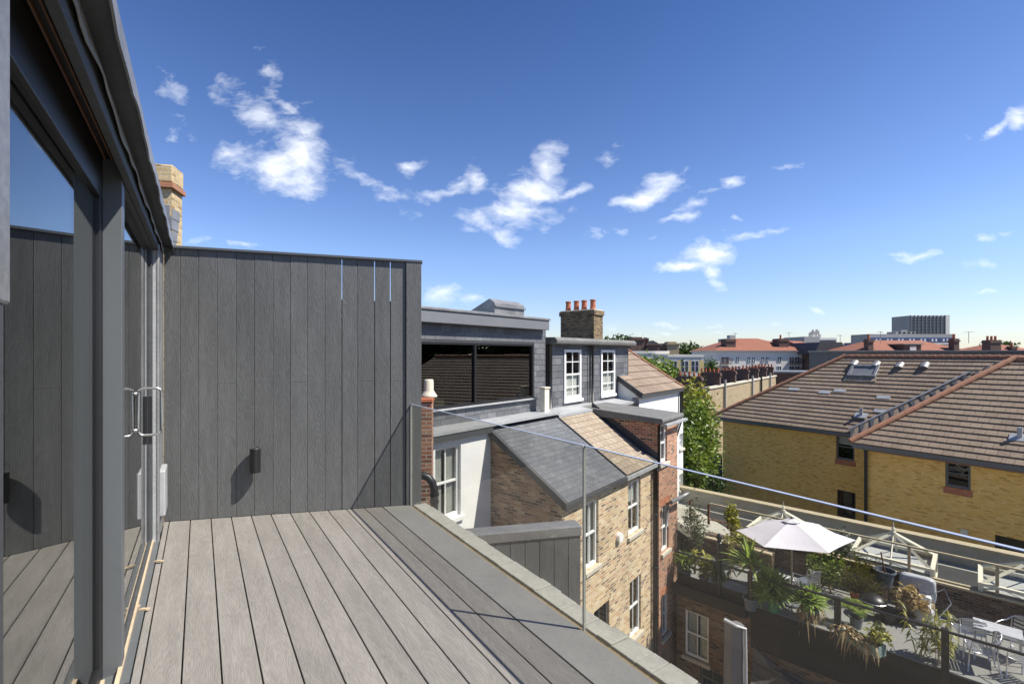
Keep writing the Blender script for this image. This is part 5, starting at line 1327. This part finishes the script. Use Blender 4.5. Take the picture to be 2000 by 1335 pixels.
# ================================================================== FAR BUILDINGS
def P3(px, py, y): return ray(px, py) * y
def far_box(name, label, cat, x0, x1, ytop, y, depth, mat, wins=None, winmat='far_glass', parapet=None, side=None, rot=0.0, bays=None):
    """wall facing the camera between two photo columns at distance y, real width, depth and height"""
    a, b = P3(x0, ytop, y), P3(x1, ytop, y * (1 + rot))
    t = thing(name, label, cat, ((a.x + b.x) / 2, y, GZ))
    fr = Fr((a.x, a.y, 0), b - a); fr.Y = V((fr.X.y, -fr.X.x, 0)); L = (V((b.x, b.y, 0)) - V((a.x, a.y, 0))).length; zt = a.z
    MB().box(fr, (0, L), (-depth, 0), (GZ, zt)).build('wall', mat, t)
    if parapet: MB().box(fr, (-.1, L + .1), (-depth - .1, .12), (zt + .002, zt + parapet)).build('parapet', 'cream_wall', t)
    return t, fr, L, zt
def win_grid(t, fr, wins, mat='far_glass', fmat='white', each=True):
    for (a0, a1, c0, c1) in wins:
        w_ = MB(); w_.box(fr, (a0, a1), (.01, .06), (c0, c1)); o = w_.build('window', fmat, t)
        g_ = MB(); n = 2
        for k in range(n):
            x0, x1 = a0 + (a1 - a0) * k / n + .06, a0 + (a1 - a0) * (k + 1) / n - .06
            g_.box(fr, (x0, x1), (.061, .075), (c0 + .08, (c0 + c1) / 2 - .03)); g_.box(fr, (x0, x1), (.061, .075), ((c0 + c1) / 2 + .03, c1 - .08))
        g_.build('pane', mat, o)
def pxw(fr, px, y0, py=690):
    p = hitp(px, py, fr.o, fr.Y); return (p - fr.o).dot(fr.X), p.z
def hiproof(t, fr, L, depth, z0, rise, over=.4, mat='redroof', gable_l=False, name='roof'):
    h = depth / 2; P_ = lambda a, b, c: fr.p(a, b, c); m = MB()
    e = [P_(-over, over, z0), P_(L + over, over, z0), P_(L + over, -depth - over, z0), P_(-over, -depth - over, z0)]
    r0 = P_(h if not gable_l else -over, -h, z0 + rise); r1 = P_(L - h, -h, z0 + rise)
    m.face([e[0], e[1], r1, r0]); m.face([e[1], e[2], r1]); m.face([e[2], e[3], r0, r1]); m.face([e[3], e[0], r0])
    return m.build(name, mat, t)
def chim(fr, a, b, z0, z1, t, wa=.7, wb=1.2, pots=2, name='chimney', mat='far_dark'):
    c = MB().box(fr, (a - wa, a + wa), (b - wb, b + wb), (z0, z1)); c.box(fr, (a - wa - .1, a + wa + .1), (b - wb - .1, b + wb + .1), (z1 - .5, z1 - .25)); o = c.build(name, mat, t)
    for k in range(pots):
        q_ = fr.p(a + (k - (pots - 1) / 2) * .7, b, z1 - .01); MB().lathe(q_, [(.2, 0), (.16, .6), (.2, .65), (.2, .75), (0, .75)], 8).build('chimney_pot', 'terracotta', o)

# white apartment block with red roof
t, fr, L, zt = far_box('apartment_block', 'long pale grey three storey block with red hipped roof and balconies', 'building', 1398, 1573, 687, 90, 12, 'far_white', rot=.0)
MB().box(fr, (-.3, L + .3), (-12.3, .3), (zt + .002, zt + .25)).build('cornice', 'cream_wall', t)
hiproof(t, fr, L, 12, zt + .25, 2.5)
for (x0, x1) in ((1411, 1425), (1437, 1443.5), (1460, 1464), (1466, 1470), (1472, 1475), (1487, 1490), (1492, 1496), (1498, 1501.5), (1518, 1526), (1541, 1547), (1549, 1553), (1555, 1561)):
    pass
rows = ((696, 709), (714, 727))
for (x0, x1) in ((1408, 1424), (1437, 1444), (1459, 1465.5), (1468, 1474.5), (1486, 1492), (1495, 1501), (1518, 1526), (1541, 1550), (1552, 1561)):
    for (y0, y1) in rows:
        if x0 in (1437, 1518): y1 = y1 - 2
        win_grid(t, fr, [(pxw(fr, x0, 90)[0], pxw(fr, x1, 90)[0], pxw(fr, x0, 90, y1)[1], pxw(fr, x0, 90, y0)[1])])
for x0, x1 in ((1406, 1426), (1540, 1563)):
    for yb_ in (709, 727):
        z = pxw(fr, x0, 90, yb_)[1]; a0, a1 = pxw(fr, x0, 90)[0], pxw(fr, x1, 90)[0]
        m = MB(); m.box(fr, (a0, a1), (.08, .9), (z - .12, z)); m.box(fr, (a0, a1), (.85, .9), (z + .85, z + .95))
        for k in range(10): m.box(fr, (a0 + (a1 - a0) * k / 9 - .03, a0 + (a1 - a0) * k / 9 + .03), (.85, .9), (z, z + .85))
        m.build('balcony', 'far_dark', t)
chim(fr, pxw(fr, 1434, 90)[0], -2.5, zt, P3(1434, 662, 92).z, t, .9, 1.2, 0); chim(fr, pxw(fr, 1539, 90)[0], -2.5, zt, P3(1539, 661, 92).z, t, .9, 1.2, 1)
MB().box(fr, (pxw(fr, 1499, 90)[0], pxw(fr, 1508, 90)[0]), (-7, -5.5), (zt, P3(1500, 663, 96).z)).build('chimney', 'hip', t)
t, fr, L, zt = far_box('apartment_block', 'second pale block with red hipped roof stepping back right of the long one', 'building', 1592, 1640, 688, 100, 12, 'far_white', rot=.05)
MB().box(fr, (-5, L + .3), (-12.3, .3), (zt + .002, zt + .25)).build('cornice', 'cream_wall', t)
hiproof(t, fr, L, 11, zt + .25, 2.3, gable_l=True)
m = MB(); m.box(fr, (-11, -.05), (-12, -3), (GZ, zt)); m.build('wall', 'far_white', t)
m = MB(); m.prism([fr.p(-11, -3.1, zt + .3), fr.p(-11, -7, zt + 2.5), fr.p(-11, -11, zt + .3)], fr.X * 12); m.build('roof', 'redroof', t)
win_grid(t, fr, [(pxw(fr, 1598, 100)[0], pxw(fr, 1604, 100)[0], zt - 2.4, zt - 1), (pxw(fr, 1616, 100)[0], pxw(fr, 1620, 100)[0], zt - 2.8, zt - 1)])
# dark slate gable right of it
t, fr, L, zt = far_box('slate_roof_house', 'dark slate roofed house between the white blocks and blue tower', 'house', 1600, 1664, 691, 85, 9, 'far_dark')
m = MB(); m.prism([fr.p(-1, .2, zt), fr.p(L + .3, .2, zt), fr.p(L - 2.2, .2, zt + 2.1), fr.p(0, .2, zt + 2.1)], -fr.Y * 9); m.build('roof', 'leaddark', t)
chim(fr, pxw(fr, 1640, 85)[0], -1, zt, P3(1640, 668, 85).z, t, .5, 1, 0)
# yellow panelled block
t, fr, L, zt = far_box('yellow_panel_block', 'low white block with yellow panels between tall windows', 'building', 1305, 1373, 697, 70, 10, 'cream_wall', parapet=.35)
for i, x in enumerate((1318, 1340, 1360)):
    a = pxw(fr, x, 70)[0]; win_grid(t, fr, [(a - .75, a + .35, zt - 2.2, zt - .5)]); MB().box(fr, (a + .4, a + 1.1, ), (.01, .05), (zt - 2.3, zt - .5)).build('yellow_panel', 'far_yellow', t)
    win_grid(t, fr, [(a - .75, a + .35, zt - 4.6, zt - 3.2)])
MB().box(fr, (-.05, L + .05), (.0, .1), (zt - 3.0, zt - 2.45)).build('band', 'cream_wall', t)
t, fr, L, zt = far_box('yellow_panel_block', 'taller white block wing left of the yellow panelled windows, behind the brown roof', 'building', 1225, 1306, 690, 76, 10, 'cream_wall', parapet=.4)
win_grid(t, fr, [(k * 2.2 + .5, k * 2.2 + 1.6, zt - 2.4, zt - .8) for k in range(3)])
# victorian dark roofs
t, fr, L, zt = far_box('brick_school', 'dark red brick Victorian building with stepped roof line', 'building', 1232, 1324, 676, 130, 14, 'far_dark')
for (x0, x1, yt) in ((1231, 1258, 658), (1262, 1287, 668), (1302, 1325, 667)):
    a, b = pxw(fr, x0, 130)[0], pxw(fr, x1, 130)[0]; z = P3(x0, yt, 130).z
    m = MB(); m.box(fr, (a, b), (-4, .5), (zt - 6, z - .8)); m.box(fr, (a - .3, b + .3), (-4.3, .8), (z - .79, z - .4)); m.box(fr, (a + .5, b - .5), (-3.5, 0), (z - .39, z)); m.build('tower', 'far_dark' if x0 < 1300 else 'farbrick', t)
m = MB(); m.prism([fr.p(3, .3, zt), fr.p(9, .3, zt), fr.p(6, .3, zt + 1.6)], -fr.Y * 12); m.build('roof', 'leaddark', t)
chim(fr, pxw(fr, 1266, 130)[0], -3, zt, P3(1266, 658, 130).z, t, .35, .35, 0); chim(fr, pxw(fr, 1270, 130)[0], -3, zt, P3(1266, 659, 130).z, t, .35, .35, 0)
# small red roofs
t, fr, L, zt = far_box('red_roof_house', 'distant low red-roofed house left of the long pale block', 'house', 1372, 1415, 690, 150, 12, 'far_white'); hiproof(t, fr, L, 9, zt, 1.7)
t, fr, L, zt = far_box('red_roof_house', 'tiny distant red roofs under the small blue tower', 'house', 1668, 1700, 689, 170, 12, 'far_dark'); hiproof(t, fr, L, 9, zt, 1.4); chim(fr, 3, -3, zt, zt + 2, t, .5, .5, 0)
# towers
t, fr, L, zt = far_box('office_tower', 'small distant grey tower with rooftop drum left of the red roof', 'tower', 1417, 1433, 661, 420, 15, 'far_grey')
for k in range(4): MB().box(fr, (.3, L - .3), (.02, .2), (zt - 3 - k * 3, zt - 1.6 - k * 3)).build('window_band', 'far_glass', t)
MB().box(fr, (L + .1, L + 6), (-12, 0), (GZ, zt - 1.5)).build('wing', 'far_white', t); MB().box(fr, (L - 2, L + 3), (-9, -3), (zt + .01, zt + 3.2)).build('plant_room', 'far_grey', t)
t, fr, L, zt = far_box('antenna_building', 'grey concrete building crowned by a cluster of phone antennas', 'building', 1571, 1601, 657, 260, 20, 'far_grey')
MB().box(fr, (L + .02, L + 10), (-18, -1), (GZ, zt - .6)).build('wing', 'far_white', t); MB().box(fr, (L + .5, L + 9.5), (-.99, -.8), (zt - 3.4, zt - 1.8)).build('window_band', 'far_glass', t)
m = MB()
for k, (x, h) in enumerate(((1596, 10), (1599, 14), (1603, 11), (1607, 15), (1610, 12), (1593, 8), (1613, 5))):
    a = pxw(fr, x, 260)[0]; z1 = P3(x, 657 - h, 260).z; m.tube([fr.p(a, -5, zt - .7), fr.p(a + (k % 3 - 1) * .5, -5, z1)], .28, 5); m.box(fr, (a - .45, a + .45), (-5.4, -4.8), (z1 - 2.0, z1))
m.tube([fr.p(pxw(fr, 1594, 260)[0], -5, zt + 2), fr.p(pxw(fr, 1612, 260)[0], -5, zt + 2)], .2, 5); m.build('antenna_mast', 'far_grey', t)
t, fr, L, zt = far_box('glass_tower', 'tiny distant blue glass tower on the horizon', 'tower', 1662.5, 1673, 669, 900, 20, 'far_blue')
for k in range(5): MB().box(fr, (.5, L - .5), (.1, .4), (zt - 4 - k * 4, zt - 2 - k * 4)).build('window_band', 'far_glass', t)
t, fr, L, zt = far_box('slab_building', 'long grey slab building with a blue window band in front of the tower', 'building', 1698, 1862, 652, 330, 18, 'far_grey', rot=.0)
MB().box(fr, (.3, L - .3), (.02, .4), (P3(1700, 668, 330).z, P3(1700, 659, 330).z)).build('window_band', 'far_blue', t)
for k in range(22):
    a = 2 + k * (L - 4) / 21; zz = P3(1700, 664, 330).z
    MB().box(fr, (a - .5, a + .6), (.41, .5), (zz - .9, zz + .9)).build('window', 'far_white' if k % 3 else 'far_glass', t)
MB().box(fr, (0, L), (.45, .7), (P3(1700, 672, 330).z, P3(1700, 669.5, 330).z)).build('band', 'far_white', t)
a0, a1 = pxw(fr, 1754, 330)[0], pxw(fr, 1793, 330)[0]; zz = P3(1700, 647, 330).z
m = MB(); m.box(fr, (a0, a1), (-10, -2), (zt + .01, zz)); m.box(fr, (a0 + 4, a0 + 8), (-10, -2), (zz, zz + 1.2)); m.build('plant_room', 'far_grey', t)
for k in range(4): MB().box(fr, (a0 + 2 + k * 3.2, a0 + 3.6 + k * 3.2), (-1.99, -1.7), (zz - 1.4, zz - .3)).build('vent', 'black', t)
t, fr, L, zt = far_box('tower_block', 'tall concrete residential tower block with rows of dark windows', 'tower', 1776, 1847, 616, 430, 20, 'far_grey', rot=.0)
MB().box(fr, (L + .02, L + 3.4), (-19, .3), (GZ, zt + .4)).build('end_wall', 'cream_wall', t)
nf = 11
for f_ in range(nf):
    z = zt - 1.2 - f_ * 2.75
    for k in range(9):
        a = 1 + k * (L - 2) / 9
        MB().box(fr, (a + .25, a + (L - 2) / 9 - .45), (.02, .35), (z - 1.45, z)).build('window', 'far_glass', t)
m = MB()
for k in range(10): a = 1 + k * (L - 2) / 9; m.box(fr, (a - .2, a + .15), (.03, .8), (zt - 36, zt + .3))
m.build('pilaster', 'lead', t)
# red roof terraces right
t, fr, L, zt = far_box('red_roof_terrace', 'wide red-roofed terrace with dormer and tall chimneys below the slab', 'house', 1676, 1935, 694, 75, 12, 'far_dark')
hiproof(t, fr, L, 12, zt + .0, 2.55)
a0, a1 = pxw(fr, 1778, 75)[0], pxw(fr, 1812, 75)[0]
dm = MB(); dm.box(fr, (a0, a1), (-4.8, -1.2), (zt, zt + 1.75)); dm = dm.build('dormer', 'far_dark', t)
MB().box(fr, (a0 - .3, a1 + .3), (-5, -1), (zt + 1.751, zt + 1.9)).build('dormer_roof', 'lead', dm); MB().box(fr, ((a0 + a1) / 2 - .5, (a0 + a1) / 2 + .5), (-1.19, -1.1), (zt + .6, zt + 1.5)).build('window', 'far_white', dm)
for x, yt, wx in ((1715, 662, .42), (1886, 661, .42)): chim(fr, pxw(fr, x, 75)[0], -2, zt, P3(x, yt, 77).z, t, wx, .5, 1)
t, fr, L, zt = far_box('red_roof_terrace', 'red-roofed house at the right edge with double chimney', 'house', 1925, 2060, 691, 88, 12, 'far_dark'); hiproof(t, fr, L, 10, zt, 1.9)
chim(fr, pxw(fr, 1915, 88)[0], 2, -3, P3(1915, 664, 86).z, t, .95, .8, 3, 'party_chimney'); chim(fr, pxw(fr, 1998, 88)[0], -2, zt, P3(1998, 676, 90).z, t, .5, .5, 1)

# party walls with chimney rows
vB = -12.2; BW = Fr(gv * vB, ev, gv)
def ub(px): return uz(px, 760, vB)[0]
bw = thing('terrace_row', 'long tan brick rear wall of a terrace seen beyond the trees', 'house', T.p(ub(1450), vB, GZ))
u0 = ub(1384); u1 = ub(1516); segs = [ub(x) for x in (1384, 1414, 1444, 1470, 1491, 1505, 1516)]
z_b = -2.98
for i in range(6):
    MB().box(BW, (segs[i] + (.0 if i else 0), segs[i+1] - .01), (-6, -.002 * i), (GZ, z_b + .0 * i)).build('rear_wall', 'farbrick', bw)
MB().box(BW, (u0 - .1, u1), (-.32, .1), (z_b + .002, z_b + .16)).build('parapet_coping', 'stone', bw); MB().box(BW, (u0 - .1, u1), (-6.2, -.33), (z_b + .002, z_b + .05)).build('roof', 'leaddark', bw)
for x in (1413, 1467, 1484, 1502):
    u = ub(x); MB().tube([T.p(u, vB + .15, z_b + .6), T.p(u, vB + .15, GZ)], .11, 6).build('soil_pipe', 'far_grey' if x != 1484 else 'black', bw)
cp = None
xs_ = ((1372, 733), (1408, 731), (1438, 732), (1463, 729), (1482, 728), (1498, 728), (1511, 727))
labs = ['wide dark chimney stack with pots nearest the camera, left end of the row', 'second dark chimney stack in the row, just left of the pale block\'s first balcony', 'third dark chimney stack of the row above the tan wall', 'fourth dark chimney stack of the row above the tan wall',
        'fifth dark chimney stack of the row above the tan wall', 'sixth dark chimney stack of the row above the tan wall', 'farthest small chimney stack at the right end of the row']
for k, (x, yt) in enumerate(xs_):
    vk = vB + (.0 if k else 1.0)
    u = uz(x, yt + 20, vk)[0]; base = T.p(u, vk, -3.0)
    if cp is None or True:
        if cp is None:
            rz = math.atan2(ev.y, ev.x)
            cp = thing('party_chimney', labs[0], 'chimney', (0, 0, 0), 'row of chimney stacks along the terrace', rz)
            L_ = Fr((0, 0, 0), (1, 0), (0, 1)); body = MB().box(L_, (-.35, .0), (.0, 1.8), (0, 1.3)); body.box(L_, (-.42, .07), (-.08, 1.88), (1.0, 1.2))
            body.build('stack', 'far_dark', cp, local=True)
            for j in range(5): MB().lathe((-.18, .2 + j * .35, 1.3), [(.1, 0), (.08, .26), (.1, .3), (.1, .34), (0, .34)], 8).build('pot', 'terracotta', cp, local=True)
            c_k = cp; c_k.location = base
        else: c_k = copy_tree(cp, base, None, labs[k])
# long back roof behind the chimneys
t = thing('dark_roof_house', 'dark flat-topped rear extension between the chimney row and the brown hip', 'house', T.p(ub(1540), -14, GZ))
p = P3(1517, 728, 62); fr = Fr((p.x, p.y, 0), (1, -.2)); MB().box(fr, (0, 5.5), (0, 5), (GZ, p.z)).build('wall', 'far_dark', t)
MB().box(fr, (-.1, 5.6), (-.1, 5.1), (p.z + .002, p.z + .2)).build('parapet', 'lead', t)
t = thing('brick_stack', 'buff chimney stack with pots rising behind the brown roof hip', 'chimney', P3(1597, 710, 48))
p = P3(1590, 712, 48); fr = Fr((p.x, p.y, 0), (1, -.3)); MB().box(fr, (0, .8), (0, .6), (GZ, p.z)).build('stack', 'chimbrick', t)
for k in range(3): MB().lathe(fr.p(.15 + k * .25, .3, p.z), [(.13, 0), (.1, .25), (.13, .4), (0, .4)], 8).build('pot', 'wood', t)

# ------------------------------------------------------------------ trees
def tr(label, px, pyb, pyt, y, rx, mat, seed, n=2000, leaf=.3, name='tree', ry=None, group=None, cat='tree', clumps=22):
    b = P3(px, pyb, y); tz = P3(px, pyt, y).z; b = V((b.x, b.y, GZ)); h = tz - GZ
    rz_ = min(h * .45, (tz - P3(px, pyb, y).z) / 2)
    return tree(label, b, h, (rx, ry or rx, rz_), n, leaf, mat, seed, group, name, clumps, cat)
tr('dense bright green tree beside the yellow brick building', 1366, 950, 790, 24, .95, G1, 3, 7500, .13, clumps=40, ry=1.3)
tr('lower bright bush leaning against the white house corner', 1352, 960, 840, 20, .55, G1, 4, 1800, .12, clumps=18)
tr('pale green bush in front of the tan brick row', 1360, 905, 745, 33, 1.3, G6, 5, 2500, .2, clumps=20)
tr('dark leafy shrub in the shade at the foot of the yellow wall', 1378, 1000, 915, 21, .9, G2, 6, 1700, .13, clumps=16)
tr('bright tree poking above the brown sloping roof', 1282, 770, 697, 45, 2.0, G1, 7, 1500, .3)
tr('small tree top left of the yellow panelled block', 1250, 745, 690, 60, 1.6, G1, 12, 600, .3)
tr('dark round tree right of the Victorian brick building', 1345, 710, 671, 140, 4.6, G2, 8, 1500, .8, ry=4, group='distant trees')
tr('dark tree mass behind the chimney with four pots', 1205, 700, 653, 150, 6.5, G2, 9, 1500, .8, group='distant trees')
tr('dark tree between the yellow panelled block and the pale block', 1386, 740, 701, 85, 1.5, G2, 10, 1000, .3, group='distant trees')
tr('distant tree tops above the right red roof', 1950, 700, 668, 160, 5.0, G2, 11, 900, .9, group='distant trees')
# dark shed/fence between garden trees
t = thing('garden_fence', 'dark timber garden fence under the bright tree', 'fence', P3(1400, 940, 25))
p = P3(1380, 930, 26); fr = Fr((p.x, p.y, 0), (1, -.3)); MB().box(fr, (-1.5, .8), (0, .05), (GZ, p.z + 1.2)).build('panel', 'leaddark', t)
for a in (-1.4, -.4, .6): MB().box(fr, (a, a + .1), (-.1, -.001), (GZ, p.z + 1.3)).build('post', 'leaddark', t)

# tall trees east of the yellow building, seen in the dormer glass
for k, (x, y, h, lab) in enumerate(((48, 23, 19, 'tall dark tree mirrored at the right of the wide dormer window'), (52, 33, 20, 'farthest tall dark tree, mirrored by the right end of the wide dormer window'), (46, 4, 17, 'tall dark garden tree beyond the right edge, seen mirrored in the dormer window'), (50, 13, 19, 'tallest dark tree mirrored in the middle of the wide dormer window'), (44, -6, 16, 'broad dark tree mirrored at the left of the wide dormer window'))):
    tree(lab, (x, y, GZ), h, (5.5, 5.5, 6.5), 2600, .9, G2, 40 + k, None, 'tree', 26)

# aerials and rooftop clutter on the far roofs
def aerial(t, p, h, k):
    p = V(p); m = MB(); m.tube([p, p + V((0, 0, h))], .04, 5); d_ = V((math.cos(k), math.sin(k), 0))
    m.tube([p + V((0, 0, h - .1)) - d_ * .7, p + V((0, 0, h - .1)) + d_ * .7], .03, 4)
    for j in range(6):
        c = p + V((0, 0, h - .1)) + d_ * (-.6 + j * .24); e_ = V((-d_.y, d_.x, 0)) * (.35 - .03 * j); m.tube([c - e_, c + e_], .02, 4)
    m.build('aerial', 'far_grey', t)
roofs = [o for o in bpy.data.objects if o.parent is None and o.name.startswith(('red_roof', 'apartment_block', 'slate_roof_house'))]
spots = {'red_roof_terrace': [P3(1720, 664, 77), P3(1892, 664, 77)], 'apartment_block': [P3(1436, 664, 92), P3(1541, 663, 92)], 'slate_roof_house': [P3(1641, 669, 85)]}
for nm, ps in spots.items():
    o = bpy.data.objects[nm]
    for k, p in enumerate(ps): aerial(o, p - V((0, 0, .5)), 1.9, .6 + k)
